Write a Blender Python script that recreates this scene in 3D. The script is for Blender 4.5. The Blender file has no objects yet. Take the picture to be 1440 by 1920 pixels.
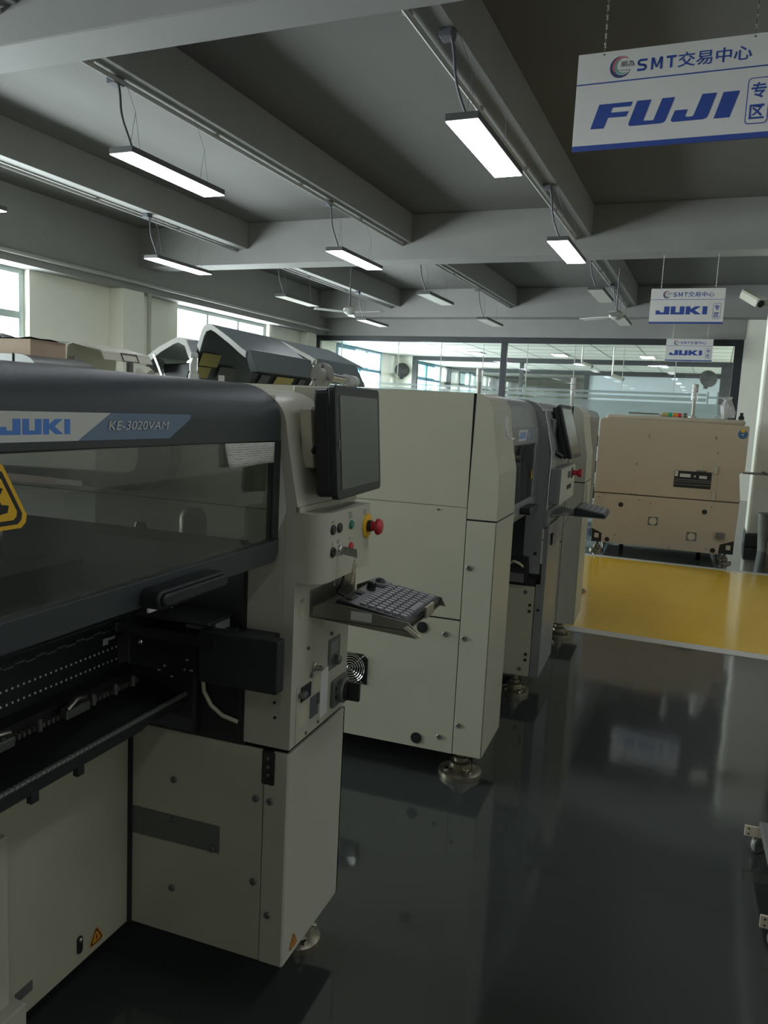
import bpy, bmesh, math, random
from mathutils import Vector, Matrix
random.seed(7)
SC = bpy.context.scene
COL = SC.collection
TH = -0.05                      # the building is turned a little against the machine line
# ---------------------------------------------------------------- camera, world, light, exposure
cam_d = bpy.data.cameras.new('camera'); cam = bpy.data.objects.new('camera', cam_d); COL.objects.link(cam)
cam_d.sensor_fit = 'VERTICAL'; cam_d.sensor_height = 36; cam_d.lens = 27.58; cam_d.clip_start = 0.05; cam_d.clip_end = 200
PITCH, ROLL, YAW = .128646605, .0494748779, .341793288
fw = Vector((math.cos(PITCH)*math.cos(YAW), math.cos(PITCH)*math.sin(YAW), -math.sin(PITCH)))
r0 = Vector((math.sin(YAW), -math.cos(YAW), 0)); u0 = r0.cross(fw)
rt = r0*math.cos(ROLL) + u0*math.sin(ROLL); up = rt.cross(fw)
cam.matrix_world = Matrix(((rt.x, up.x, -fw.x, 0), (rt.y, up.y, -fw.y, 0), (rt.z, up.z, -fw.z, 1.42), (0, 0, 0, 1)))
SC.camera = cam
SC.view_settings.view_transform = 'Standard'; SC.view_settings.look = 'None'
SC.view_settings.gamma = 1; SC.view_settings.use_curve_mapping = False
SC.view_settings.exposure = 0.4
SC.cycles.use_denoising = True
SC.cycles.max_bounces = 10; SC.cycles.diffuse_bounces = 4; SC.cycles.transparent_max_bounces = 16
W = bpy.data.worlds.new('world'); SC.world = W; W.use_nodes = True
W.node_tree.nodes['Background'].inputs[0].default_value = (.86, .97, 1, 1)
W.node_tree.nodes['Background'].inputs[1].default_value = 4.0
DAY_POWER = 500.0               # daylight per window opening
LAMP_ON = 11.0; ROOM2_ON = 30.0
LEFT_WINDOWS = [(-.9, 2.3), (5.3, 8.43), (11.72, 14.85)]

def bw(x, y, z=0):              # building frame -> world
    return Vector((math.cos(TH)*x - math.sin(TH)*y, math.sin(TH)*x + math.cos(TH)*y, z))
def daylight(x, y, z, sx, sz, rz, power, col=(.88, .98, 1)):
    d = bpy.data.lights.new('daylight', 'AREA'); d.shape = 'RECTANGLE'; d.size = sx; d.size_y = sz; d.energy = power; d.color = col
    o = bpy.data.objects.new('daylight', d); COL.objects.link(o); o.location = bw(x, y, z)
    o.rotation_euler = (-math.pi/2, 0, rz+TH)
for a, b in LEFT_WINDOWS:
    daylight((a+b)/2, 9.6, 2.0, b-a, 2.2, 0, DAY_POWER)
for xa in (18.2, 20.0, 23.6, 25.6):
    daylight(xa+.6, 9.6, 2.0, 1.4, 2.0, 0, 420)
# ---------------------------------------------------------------- materials
def mat(name, color, rough=.5, metal=0, var=.06, scale=6, bump=0, bscale=200, spec=.5, coat=0, emit=None, estr=0, rvar=.05):
    m = bpy.data.materials.new(name); m.use_nodes = True; nt = m.node_tree; b = nt.nodes['Principled BSDF']
    tc = nt.nodes.new('ShaderNodeTexCoord'); n = nt.nodes.new('ShaderNodeTexNoise'); n.inputs['Scale'].default_value = scale; n.inputs['Detail'].default_value = 5
    nt.links.new(tc.outputs['Object'], n.inputs['Vector'])
    mx = nt.nodes.new('ShaderNodeMix'); mx.data_type = 'RGBA'
    mx.inputs[6].default_value = tuple(c*(1-var) for c in color)+(1,); mx.inputs[7].default_value = tuple(min(1, c*(1+var)) for c in color)+(1,)
    nt.links.new(n.outputs['Fac'], mx.inputs[0]); nt.links.new(mx.outputs[2], b.inputs['Base Color'])
    mr = nt.nodes.new('ShaderNodeMapRange'); mr.inputs['To Min'].default_value = max(0, rough-rvar); mr.inputs['To Max'].default_value = min(1, rough+rvar)
    nt.links.new(n.outputs['Fac'], mr.inputs['Value']); nt.links.new(mr.outputs['Result'], b.inputs['Roughness'])
    b.inputs['Metallic'].default_value = metal; b.inputs['Specular IOR Level'].default_value = spec; b.inputs['Coat Weight'].default_value = coat
    if bump:
        n2 = nt.nodes.new('ShaderNodeTexNoise'); n2.inputs['Scale'].default_value = bscale; nt.links.new(tc.outputs['Object'], n2.inputs['Vector'])
        bp = nt.nodes.new('ShaderNodeBump'); bp.inputs['Strength'].default_value = bump; bp.inputs['Distance'].default_value = .002
        nt.links.new(n2.outputs['Fac'], bp.inputs['Height']); nt.links.new(bp.outputs['Normal'], b.inputs['Normal'])
    if emit:
        b.inputs['Emission Color'].default_value = tuple(emit)+(1,); b.inputs['Emission Strength'].default_value = estr
    return m
def glass(name, tint, gloss=.08, rough=.02, body=None, bodyf=0, fres=.4):
    m = bpy.data.materials.new(name); m.use_nodes = True; nt = m.node_tree; nt.nodes.remove(nt.nodes['Principled BSDF'])
    out = nt.nodes['Material Output']; t = nt.nodes.new('ShaderNodeBsdfTransparent'); t.inputs[0].default_value = tuple(tint)+(1,)
    g = nt.nodes.new('ShaderNodeBsdfGlossy'); g.inputs['Roughness'].default_value = rough
    fr = nt.nodes.new('ShaderNodeLayerWeight'); fr.inputs['Blend'].default_value = .25
    mul = nt.nodes.new('ShaderNodeMath'); mul.operation = 'MULTIPLY_ADD'; mul.inputs[1].default_value = fres; mul.inputs[2].default_value = gloss*.5
    nt.links.new(fr.outputs['Fresnel'], mul.inputs[0])
    mx = nt.nodes.new('ShaderNodeMixShader'); nt.links.new(mul.outputs[0], mx.inputs[0])
    src = t
    if bodyf:
        d = nt.nodes.new('ShaderNodeBsdfDiffuse'); d.inputs[0].default_value = tuple(body)+(1,)
        m2 = nt.nodes.new('ShaderNodeMixShader'); m2.inputs[0].default_value = bodyf
        nz = nt.nodes.new('ShaderNodeTexNoise'); nz.inputs['Scale'].default_value = 9
        mr = nt.nodes.new('ShaderNodeMapRange'); mr.inputs['To Min'].default_value = bodyf*.8; mr.inputs['To Max'].default_value = bodyf*1.2
        nt.links.new(nz.outputs['Fac'], mr.inputs['Value']); nt.links.new(mr.outputs['Result'], m2.inputs[0])
        nt.links.new(t.outputs[0], m2.inputs[1]); nt.links.new(d.outputs[0], m2.inputs[2]); src = m2
    nt.links.new(src.outputs[0], mx.inputs[1]); nt.links.new(g.outputs[0], mx.inputs[2]); nt.links.new(mx.outputs[0], out.inputs[0])
    return m
CREAM = mat('cream_enamel', (.43, .42, .32), .42, bump=.05, bscale=500)
CREAM_W = mat('white_enamel', (.47, .46, .375), .38, bump=.04, bscale=500)
BEIGE = mat('beige_enamel', (.50, .43, .315), .45, bump=.05, bscale=400)
SILVER = mat('silver_grey_enamel', (.25, .258, .255), .36, metal=.25, bump=.04, bscale=600)
HOODBLK = mat('charcoal_textured_shell', (.035, .042, .045), .38, bump=.25, bscale=700)
HOODFAR = mat('slate_cover_shell', (.09, .108, .112), .34, bump=.1)  # base tone lightened to imitate glare over the back row
BLACK = mat('black_plastic', (.014, .015, .016), .4)
SATIN = mat('satin_black_housing', (.013, .017, .018), .45, bump=.1, bscale=900)
VOID = mat('dark_machine_interior', (.010, .011, .011), .6)
RUBBER = mat('dark_rubber', (.02, .02, .02), .7)
STEEL = mat('brushed_steel', (.45, .44, .40), .35, metal=1, var=.12, scale=30)
DSTEEL = mat('dull_grey_plate', (.16, .165, .155), .45, metal=.4)
CHROME = mat('chrome', (.75, .74, .72), .15, metal=1)
BRONZE = mat('worn_foot_metal', (.30, .27, .20), .38, metal=.9, var=.25, scale=25)
YELLOW = mat('warning_yellow', (.80, .46, .02), .45)
ORANGE = mat('warning_orange', (.62, .26, .03), .45)
RED = mat('red_plastic', (.55, .03, .04), .35)
GREEN = mat('green_plastic', (.02, .20, .13), .35)
TGREEN = mat('tower_green', (.03, .45, .22), .35)
TORANGE = mat('tower_orange', (.75, .28, .03), .35)
TRED = mat('tower_red', (.65, .05, .06), .35)
BLUE = mat('sign_blue', (.035, .075, .33), .45)
JBLUE = mat('logo_blue', (.08, .22, .62), .4)
SLATE = mat('slate_blue_label', (.14, .20, .29), .4)
WHITE = mat('sign_white_board', (.72, .70, .68), .45)
LABELW = mat('label_white', (.60, .60, .56), .5)
LBEIGE = mat('faded_beige_label', (.55, .50, .38), .6)
LABELY = mat('pale_yellow_label', (.50, .42, .14), .6)
PINK = mat('pinkish_cover_strip', (.55, .40, .38), .5)
INK = mat('printed_grey_ink', (.10, .10, .11), .6)
SCREEN = mat('dark_screen', (.07, .085, .08), .3, spec=.6)  # greenish grey base imitates surroundings reflected in the screen
KEYC = mat('grey_keycaps', (.20, .20, .21), .35)
TAN = mat('cardboard', (.42, .31, .22), .8)
ROSE = mat('logo_rose', (.55, .16, .19), .5)
TEAL = mat('logo_teal', (.16, .42, .38), .5)
NAVY = mat('logo_navy', (.06, .06, .17), .5)
SMOKE = glass('smoked_acrylic', (.84, .84, .79), .06, .03, (.06, .07, .065), .10, .22)
SMOKE2 = glass('smoked_acrylic_grey', (.6, .62, .63), .16, .03, (.14, .15, .15), .14)
CLEAR = glass('clear_glass', (.975, .985, .98), .05)
FROST = glass('frosted_film', (.60, .66, .65), .05, .2, (.75, .80, .78), .30)
LENSC = glass('clear_lamp_lens', (.85, .85, .82), .2, .1, (.8, .8, .78), .45)
WALLW = mat('cream_wall_paint', (.88, .86, .76), .7, var=.03, bump=.05, bscale=80)
CEILD = mat('dark_grey_ceiling_paint', (.175, .17, .16), .75, var=.08, scale=2, bump=.1, bscale=60)  # tone lifted to stand in for hazy glare on the ceiling
BEAMD = mat('dark_grey_beam_paint', (.285, .28, .268), .7, var=.1, scale=2.5, bump=.1, bscale=60)  # lighter than the slab to imitate lit undersides and glare
FRAMED = mat('charcoal_frame', (.035, .038, .042), .4)
FRAMEB = mat('blue_window_frame', (.10, .25, .36), .4)
FRAMEG = mat('pale_window_frame', (.50, .58, .56), .4)
FROSTWALL = mat('pale_blue_wall', (.50, .55, .60), .6)
TILE = mat('white_ceiling_tile', (.74, .76, .70), .7)
LAMPON = mat('lit_diffuser', (.9, .9, .9), .5, emit=(.90, .93, 1), estr=LAMP_ON)
LAMP2 = mat('lit_office_panel', (.9, .9, .9), .5, emit=(1, 1, .95), estr=ROOM2_ON)
LAMPOFF = mat('unlit_diffuser', (.72, .70, .64), .45)
LAMPBODY = mat('lamp_housing', (.09, .09, .09), .5)
CABLE = mat('grey_cable', (.12, .12, .14), .6)
WIRE = mat('white_conduit', (.45, .44, .42), .5)
def floor_mat():
    m = mat('dark_epoxy_floor', (.040, .045, .042), .08, var=.10, scale=1.3, rvar=.04, spec=.8)
    nt = m.node_tree; b = nt.nodes['Principled BSDF']; tc = nt.nodes['Texture Coordinate']
    n = nt.nodes.new('ShaderNodeTexNoise'); n.inputs['Scale'].default_value = 2.2; n.inputs['Detail'].default_value = 3
    nt.links.new(tc.outputs['Object'], n.inputs['Vector'])
    bp = nt.nodes.new('ShaderNodeBump'); bp.inputs['Strength'].default_value = .06; bp.inputs['Distance'].default_value = .02
    nt.links.new(n.outputs['Fac'], bp.inputs['Height']); nt.links.new(bp.outputs['Normal'], b.inputs['Normal'])
    return m
FLOOR = floor_mat()
YFLOOR = mat('yellow_floor_paint', (.74, .46, .03), .14, var=.10, scale=2.0, rvar=.06)
WLINE = mat('white_line_paint', (.55, .55, .50), .3, var=.12, scale=8)
def paper_mat():
    m = mat('printed_paper', (.55, .55, .50), .8)
    nt = m.node_tree; b = nt.nodes['Principled BSDF']; tc = nt.nodes['Texture Coordinate']
    br = nt.nodes.new('ShaderNodeTexBrick'); br.inputs['Scale'].default_value = 1.0; br.inputs['Mortar Size'].default_value = .0011
    br.inputs['Brick Width'].default_value = .012; br.inputs['Row Height'].default_value = .0045
    br.inputs['Color1'].default_value = (.30, .30, .27, 1); br.inputs['Color2'].default_value = (.50, .50, .45, 1); br.inputs['Mortar'].default_value = (.62, .62, .57, 1)
    sp = nt.nodes.new('ShaderNodeSeparateXYZ'); cb = nt.nodes.new('ShaderNodeCombineXYZ')
    nt.links.new(tc.outputs['Object'], sp.inputs[0]); nt.links.new(sp.outputs['X'], cb.inputs['X']); nt.links.new(sp.outputs['Z'], cb.inputs['Y'])
    nt.links.new(cb.outputs[0], br.inputs['Vector']); nt.links.new(br.outputs['Color'], b.inputs['Base Color'])
    return m
PAPER = paper_mat()
# ---------------------------------------------------------------- mesh helpers
class MB:
    def __init__(s): s.v = []; s.f = []; s.m = []; s.sm = False
    def add(s, vs, fs, mi=0):
        k = len(s.v); s.v += [Vector(v) for v in vs]
        for f in fs: s.f.append([i+k for i in f]); s.m.append(mi)
        return s
    def box(s, x0, x1, y0, y1, z0, z1, mi=0):
        return s.add([(x0,y0,z0),(x1,y0,z0),(x1,y1,z0),(x0,y1,z0),(x0,y0,z1),(x1,y0,z1),(x1,y1,z1),(x0,y1,z1)],
                     [(0,3,2,1),(4,5,6,7),(0,1,5,4),(1,2,6,5),(2,3,7,6),(3,0,4,7)], mi)
    def prism(s, pts, ax, a0, a1, mi=0):
        def P(p, a): return (a, p[0], p[1]) if ax == 0 else ((p[0], a, p[1]) if ax == 1 else (p[0], p[1], a))
        n = len(pts); ar = sum(pts[i][0]*pts[(i+1)%n][1]-pts[(i+1)%n][0]*pts[i][1] for i in range(n))
        q = list(pts) if ar > 0 else list(pts)[::-1]
        lo, hi = min(a0, a1), max(a0, a1)
        if ax == 1: q = q[::-1]
        s.add([P(p, lo) for p in q]+[P(p, hi) for p in q], [list(range(n))[::-1], [i+n for i in range(n)]]+[(i, (i+1)%n, (i+1)%n+n, i+n) for i in range(n)], mi)
        return s
    def cyl(s, p0, p1, r, r2=None, n=20, mi=0, caps=True):
        r2 = r if r2 is None else r2; p0 = Vector(p0); p1 = Vector(p1); d = (p1-p0).normalized()
        a = d.orthogonal().normalized(); b = d.cross(a)
        vs = []
        for p, rr in ((p0, r), (p1, r2)):
            vs += [p+(a*math.cos(t*2*math.pi/n)+b*math.sin(t*2*math.pi/n))*rr for t in range(n)]
        fs = [(i, (i+1)%n, (i+1)%n+n, i+n) for i in range(n)]
        if caps: fs += [list(range(n))[::-1], [i+n for i in range(n)]]
        return s.add(vs, fs, mi)
    def lathe(s, prof, base=(0,0,0), ax=(0,0,1), n=28, mi=0):
        base = Vector(base); d = Vector(ax).normalized(); a = d.orthogonal().normalized(); b = d.cross(a); k = len(prof)
        vs = [base+d*h+(a*math.cos(t*2*math.pi/n)+b*math.sin(t*2*math.pi/n))*r for r, h in prof for t in range(n)]
        fs = [(j*n+i, j*n+(i+1)%n, (j+1)*n+(i+1)%n, (j+1)*n+i) for j in range(k-1) for i in range(n)]
        fs += [list(range(n))[::-1], [(k-1)*n+i for i in range(n)]]
        return s.add(vs, fs, mi)
    def tube(s, pts, r, n=8, mi=0):
        pts = [Vector(p) for p in pts]; rings = []; vs = []
        ref = None
        for i, p in enumerate(pts):
            d = (pts[min(i+1, len(pts)-1)]-pts[max(i-1, 0)]).normalized()
            a = d.orthogonal().normalized() if ref is None else (ref-d*ref.dot(d)).normalized()
            ref = a; b = d.cross(a)
            vs += [p+(a*math.cos(t*2*math.pi/n)+b*math.sin(t*2*math.pi/n))*r for t in range(n)]
        fs = [(j*n+i, j*n+(i+1)%n, (j+1)*n+(i+1)%n, (j+1)*n+i) for j in range(len(pts)-1) for i in range(n)]
        fs += [list(range(n))[::-1], [(len(pts)-1)*n+i for i in range(n)]]
        return s.add(vs, fs, mi)
    def xf(s, M):
        s.v = [M @ v for v in s.v]; return s
    def build(s, name, m, parent=None, bevel=0, smooth=None, o=None, label=None):
        """parent: Empty or mesh of a thing whose children are given in world coordinates (ORG) or local ones (no ORG)."""
        org = Vector(o) if o is not None else (ORG.get(parent.name, Vector()) if parent else Vector())
        me = bpy.data.meshes.new(name); me.from_pydata([v-org for v in s.v], [], s.f)
        ms = m if isinstance(m, (list, tuple)) else [m]
        for x in ms: me.materials.append(x)
        for p, i in zip(me.polygons, s.m): p.material_index = i
        bm = bmesh.new(); bm.from_mesh(me); bmesh.ops.recalc_face_normals(bm, faces=bm.faces); bm.to_mesh(me); bm.free()
        ob = bpy.data.objects.new(name, me); COL.objects.link(ob)
        if parent is not None:
            ob.parent = parent
            if parent.name in ORG: ORG[ob.name] = ORG[parent.name]
        elif o is not None: ob.location = org
        if smooth:
            me.shade_smooth(); me.set_sharp_from_angle(angle=math.radians(smooth))
        if bevel:
            b = ob.modifiers.new('edge', 'BEVEL'); b.width = bevel; b.segments = 2; b.limit_method = 'ANGLE'; b.angle_limit = math.radians(35)
        if label: ob['label'] = label
        return ob
ORG = {}
def tag(o, label, cat, group=None, kind=None):
    o['label'] = label; o['category'] = cat
    if group: o['group'] = group
    if kind: o['kind'] = kind
    return o
def thing(name, label, cat, loc, group=None, world=True, rz=0):
    o = bpy.data.objects.new(name, None); COL.objects.link(o); o.empty_display_size = .1
    o.location = loc; o.rotation_euler.z = rz
    if world: ORG[o.name] = Vector(loc)
    return tag(o, label, cat, group)
def bthing(name, label, cat, x, y, z, group=None, rz=0):       # a thing in the building frame, parts in local coordinates
    return thing(name, label, cat, bw(x, y, z), group, world=False, rz=TH+rz)
def struct(mb, name, m, bevel=0, smooth=None, building=True):
    o = mb.build(name, m, bevel=bevel, smooth=smooth)
    if building: o.rotation_euler.z = TH
    o['kind'] = 'structure'
    return o
def dup(root, loc, label=None, rz=None):
    r = root.copy(); COL.objects.link(r); r.location = loc
    if rz is not None: r.rotation_euler.z = rz
    if label: r['label'] = label
    for ch in list(root.children):
        c = ch.copy(); COL.objects.link(c); c.parent = r
        for g in list(ch.children):
            d = g.copy(); COL.objects.link(d); d.parent = c
    return r
def arc(cx, cy, r, a0, a1, n=8):
    return [(cx+r*math.cos(math.radians(a0+(a1-a0)*i/n)), cy+r*math.sin(math.radians(a0+(a1-a0)*i/n))) for i in range(n+1)]
def rrect(x0, x1, y0, y1, r, n=5):
    return arc(x1-r, y1-r, r, 0, 90, n)+arc(x0+r, y1-r, r, 90, 180, n)+arc(x0+r, y0+r, r, 180, 270, n)+arc(x1-r, y0+r, r, 270, 360, n)
SCREW = {}
def screw(parent, p, nrm, r=.008, m=None):
    m = m or DSTEEL; key = (r, tuple(nrm), m.name)
    if key not in SCREW:
        b = MB(); n = Vector(nrm); b.lathe([(r, 0), (r, .002), (r*.8, .004), (r*.45, .004), (r*.4, .0015)], (0,0,0), n, 14)
        me_o = b.build('screw', m, smooth=40); SCREW[key] = me_o.data; bpy.data.objects.remove(me_o)
    o = bpy.data.objects.new('screw', SCREW[key]); COL.objects.link(o); o.parent = parent
    o.location = Vector(p)-ORG.get(parent.name, Vector())
    return o
def text_part(body, name, m, parent, origin, right, upv, width, height=None, bold=0, shear=0, depth=.0006):
    c = bpy.data.curves.new('lettering', 'FONT'); c.body = body; c.offset = bold; c.shear = shear; c.resolution_u = 3
    t = bpy.data.objects.new('lettering', c); COL.objects.link(t)
    dg = bpy.context.evaluated_depsgraph_get(); dg.update(); me = bpy.data.meshes.new_from_object(t.evaluated_get(dg))
    bpy.data.objects.remove(t)
    xs = [v.co.x for v in me.vertices]; ys = [v.co.y for v in me.vertices]
    x0, x1, y0, y1 = min(xs), max(xs), min(ys), max(ys); sx = width/(x1-x0); sy = height/(y1-y0) if height else sx
    right = Vector(right).normalized(); upv = Vector(upv).normalized(); nn = right.cross(upv)
    org = ORG.get(parent.name, Vector()); o0 = Vector(origin)-org
    for v in me.vertices: v.co = o0+right*((v.co.x-x0)*sx)+upv*((v.co.y-y0)*sy)+nn*depth
    me.materials.clear(); me.materials.append(m)
    ob = bpy.data.objects.new(name, me); COL.objects.link(ob); ob.parent = parent
    return ob
def flat_polys(polys, name, m, parent, origin, right, upv, depth=.0008, mi=None):
    right = Vector(right).normalized(); upv = Vector(upv).normalized(); nn = right.cross(upv); b = MB(); o = Vector(origin)
    for k, pl in enumerate(polys):
        n = len(pl)
        vs = [o+right*x+upv*y for x, y in pl]+[o+right*x+upv*y+nn*depth for x, y in pl]
        b.add(vs, [list(range(n))[::-1], [i+n for i in range(n)]]+[(i, (i+1)%n, (i+1)%n+n, i+n) for i in range(n)], mi[k] if mi else 0)
    return b.build(name, m, parent)
def letters(word, h, wscale, gap):
    L = {'J': ([(0,0),(1,0),(1,1),(.6,1),(.6,.27),(.31,.27),(.31,.5),(0,.5)], 1.0),
         'U': ([(0,0),(1,0),(1,1),(.65,1),(.65,.27),(.35,.27),(.35,1),(0,1)], 1.0),
         'K': ([(0,0),(.33,0),(.33,.36),(.68,0),(1.12,0),(.64,.52),(1.08,1),(.66,1),(.33,.66),(.33,1),(0,1)], 1.1),
         'I': ([(0,0),(.34,0),(.34,1),(0,1)], .34)}
    x = 0; out = []
    for ch in word:
        p, w = L[ch]; out.append([(x+px*wscale*h, py*h) for px, py in p]); x += (w*wscale+gap)*h
    return out, x-gap*h
JUKI_UNIT, JUKI_W = letters('JUKI', 1, 1.55, .13)
def juki(parent, m, origin, right, upv, width, height, name='brand_lettering'):
    return flat_polys([[(x*width/JUKI_W, y*height) for x, y in pl] for pl in JUKI_UNIT], name, m, parent, origin, right, upv)
X_, Y_, Z_ = Vector((1,0,0)), Vector((0,1,0)), Vector((0,0,1))
def warning_triangle(parent, c, right, upv, s, nm='warning_sticker', fill=YELLOW, pict=True):
    h = s*.866
    def tri(k, dy=0):
        cx, cy = 0, h/3
        out = []
        for a in (90, 210, 330):
            for da in (-38, 0, 38):
                R = (s*.577*k) * (.93 if da == 0 else .885)
                out.append((R*math.cos(math.radians(a+da*.28)), R*math.sin(math.radians(a+da*.28))))
        return out
    o = flat_polys([tri(1.08)], nm, fill, parent, c, right, upv, .0004)
    flat_polys([tri(.90)], 'black_border', BLACK, o, Vector(c), right, upv, .0007)
    flat_polys([tri(.70)], 'inner_field', fill, o, Vector(c), right, upv, .0010)
    if pict == 'hand':
        pl = [[(-.18*s,-.12*s),(.02*s,-.14*s),(.17*s,-.12*s),(.19*s,-.02*s),(.06*s,.0),(-.02*s,.02*s),(-.20*s,-.04*s)],
              [(-.02*s,.02*s),(.06*s,.0),(.05*s,.035*s),(-.03*s,.045*s)],
              [(-.10*s,.08*s),(.0,.06*s),(.09*s,.22*s),(.03*s,.24*s)],
              [(-.03*s,-.26*s),(.0,-.26*s),(.0,-.21*s),(-.03*s,-.21*s)]]
        flat_polys(pl, 'pictogram', BLACK, o, Vector(c), right, upv, .0013)
    elif pict == 'bolt':
        flat_polys([[(-.02*s,.16*s),(.06*s,.16*s),(.02*s,.04*s),(.07*s,.04*s),(-.02*s,-.16*s),(.0,-.02*s),(-.05*s,-.02*s)]], 'pictogram', BLACK, o, Vector(c), right, upv, .0013)
    return o
def leveling_foot(parent, x, y, ztop, big=.085):
    b = MB()
    b.lathe([(big, 0), (big, .018), (big*.86, .024), (big*.5, .030), (big*.5, .052), (big*.34, .058), (big*.34, .074), (.017, .076), (.017, ztop)], (x, y, 0), Z_, 30)
    o = b.build('leveling_foot', BRONZE, parent, smooth=40)
    for a in range(4):
        t = math.radians(45+a*90); q = MB(); q.lathe([(.011, 0), (.011, .012), (.007, .013)], (x+big*.72*math.cos(t), y+big*.72*math.sin(t), .024), Z_, 6); q.build('foot_bolt', CHROME, o)
    return o
# ---------------------------------------------------------------- the room (building frame)
XB, XF, YR, YL = -8.0, 17.0, -6.2, 9.0
struct(MB().box(XB, 36, YR-.3, YL+.4, -.12, 0), 'floor', FLOOR)
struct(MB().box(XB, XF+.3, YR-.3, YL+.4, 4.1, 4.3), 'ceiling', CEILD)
# left wall with window openings
w = MB(); xs = XB
for a, b in LEFT_WINDOWS+[(XF, XF)]:
    w.box(xs, a, YL, YL+.25, 0, 3.12)
    if b > a: w.box(a, b, YL, YL+.25, 0, .9)
    xs = b
struct(w, 'wall_left', WALLW)
struct(MB().box(XB-.25, XB, YR, YL, 0, 4.1), 'wall_back', WALLW)
w = MB(); xs = XB
for a, b in [(XF, XF)]:
    w.box(xs, a, YR-.25, YR, 0, 4.1)
    if b > a: w.box(a, b, YR-.25, YR, 0, .9); w.box(a, b, YR-.25, YR, 3.1, 4.1)
    xs = b
struct(w, 'wall_right', WALLW)
struct(MB().box(XF, XF+.2, YR, -.36, 0, 3.5), 'wall_far', WALLW)
# concrete beams
for k, (a, b) in enumerate([(-2.9, -2.55), (3.75, 4.07), (10.4, 10.8), (16.6, 17.35)]):
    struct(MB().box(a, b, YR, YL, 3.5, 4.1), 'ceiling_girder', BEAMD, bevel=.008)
for yc, hw in ((-3.4, .1), (-.85, .1), (1.76, .1), (4.18, .1), (6.85, .14)):
    for a, b in ((XB, -2.9), (-2.55, 3.75), (4.07, 10.4), (10.8, 16.6)):
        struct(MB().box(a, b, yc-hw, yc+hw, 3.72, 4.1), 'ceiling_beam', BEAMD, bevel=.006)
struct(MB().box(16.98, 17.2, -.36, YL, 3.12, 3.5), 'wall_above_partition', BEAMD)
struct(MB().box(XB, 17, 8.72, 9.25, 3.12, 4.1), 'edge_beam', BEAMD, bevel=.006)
for a, b in ((XB, 3.75), (4.07, 10.4), (10.8, 17)):        # painted conduit runs under the beams
    for yc in (1.86, 4.22, 6.92):
        g = MB(); g.tube([(a, yc, 3.695), (b, yc, 3.695)], .018, 8)
        x = a+.4
        while x < b: g.box(x, x+.03, yc-.03, yc+.03, 3.69, 3.722); x += 1.5
        struct(g, 'conduit', WIRE, smooth=40)
struct(MB().tube([(XB, 8.66, 3.24), (17, 8.66, 3.24)], .03, 8), 'wall_pipe', WIRE, smooth=40)
struct(MB().tube([(10.62, 8.72, 3.12), (10.62, 8.72, 0)], .035, 10), 'drain_pipe', CREAM_W, smooth=40)
struct(MB().box(10.0, 10.5, 8.72, 9.0, 0, 3.12), 'wall_column', WALLW, bevel=.01)
struct(MB().box(16.2, 16.6, 8.80, 9.0, 0, 3.12), 'wall_column', WALLW, bevel=.01)
# free-standing white column on the right with dark plinth
struct(MB().box(10.35, 10.85, -1.02, -.46, .16, 3.5), 'aisle_column', WALLW, bevel=.03)
struct(MB().box(10.34, 10.86, -1.03, -.45, 0, .16), 'baseboard_column', FRAMED, bevel=.01)
# windows in the left wall
n = 0
for a, b in LEFT_WINDOWS:
    n += 1
    fr = MB(); y0, y1 = YL+.10, YL+.17
    fr.box(a, b, y0, y1, .9, .97).box(a, b, y0, y1, 3.05, 3.12).box(a, a+.07, y0, y1, .97, 3.05).box(b-.09, b, y0, y1, .97, 3.05)
    fr.box(a+.07, b-.09, y0, y1, 2.44, 2.54)
    for t in (.333, .667):
        xm = a+(b-a)*t; fr.box(xm-.03, xm+.03, y0, y1, .97, 3.05)
    f = struct(fr, 'window_%d' % n, FRAMEG, bevel=.006)
    p = MB().box(a+.05, b-.05, YL+.125, YL+.132, .95, 3.07).build('pane', CLEAR, f)
# painted floor
struct(MB().box(5.41, 8.42, -1.9, 1.9, .0005, .002), 'floor_yellow', YFLOOR)
struct(MB().box(5.29, 5.41, -1.9, 1.9, .0005, .0022), 'floor_line_near', WLINE)
struct(MB().box(8.42, 8.54, -1.9, 1.9, .0005, .0022), 'floor_line_far', WLINE)
# ---------------------------------------------------------------- glass partition and the rooms behind it
fr = MB()
fr.box(17, 17.1, -.36, 9.0, 3.0, 3.12).box(17, 17.1, -.36, -.20, 0, 3.0).box(17, 17.1, 8.9, 9.0, 0, 3.0).box(17, 17.1, 4.33, 4.46, 0, 3.0).box(17, 17.1, -.2, 8.9, 0, .1)
part = struct(fr, 'partition', FRAMED, bevel=.006)
for a, b in ((-.2, .85), (.85, 1.87), (1.87, 2.87), (2.87, 3.88), (3.88, 4.33), (4.46, 4.86), (4.86, 5.84), (5.84, 6.88), (6.88, 8.33), (8.33, 8.9)):
    MB().box(17.045, 17.055, a+.004, b-.004, .1, 3.0).build('glass_panel', CLEAR, part)
fs = MB()
for z0, z1 in ((2.01, 2.06), (1.90, 1.97)): fs.box(17.03, 17.034, .22, 8.9, z0, z1)
fs.box(17.03, 17.034, -.2, 8.9, .1, 1.86); 
for y0 in (-.12, .06): fs.box(17.03, 17.034, y0+.12, y0+.15, 1.86, 2.1)
fs.box(17.03, 17.034, -.2, .22, 1.97, 2.01)
fs.build('frosted_film', FROST, part)
sm = MB()
for y in (.85, 1.87, 2.87, 3.88, 4.86, 5.84, 6.88, 8.33): sm.box(17.04, 17.06, y-.006, y+.006, .1, 3.0)
sm.build('silicone_joint', LABELW, part)
struct(MB().box(17.1, 36, -.6, 9.3, 3.05, 3.2), 'ceiling_office', TILE)
tl = MB()
for k in range(20): tl.box(17.2+k*.95, 17.215+k*.95, -.3, 9, 3.046, 3.05)
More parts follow.
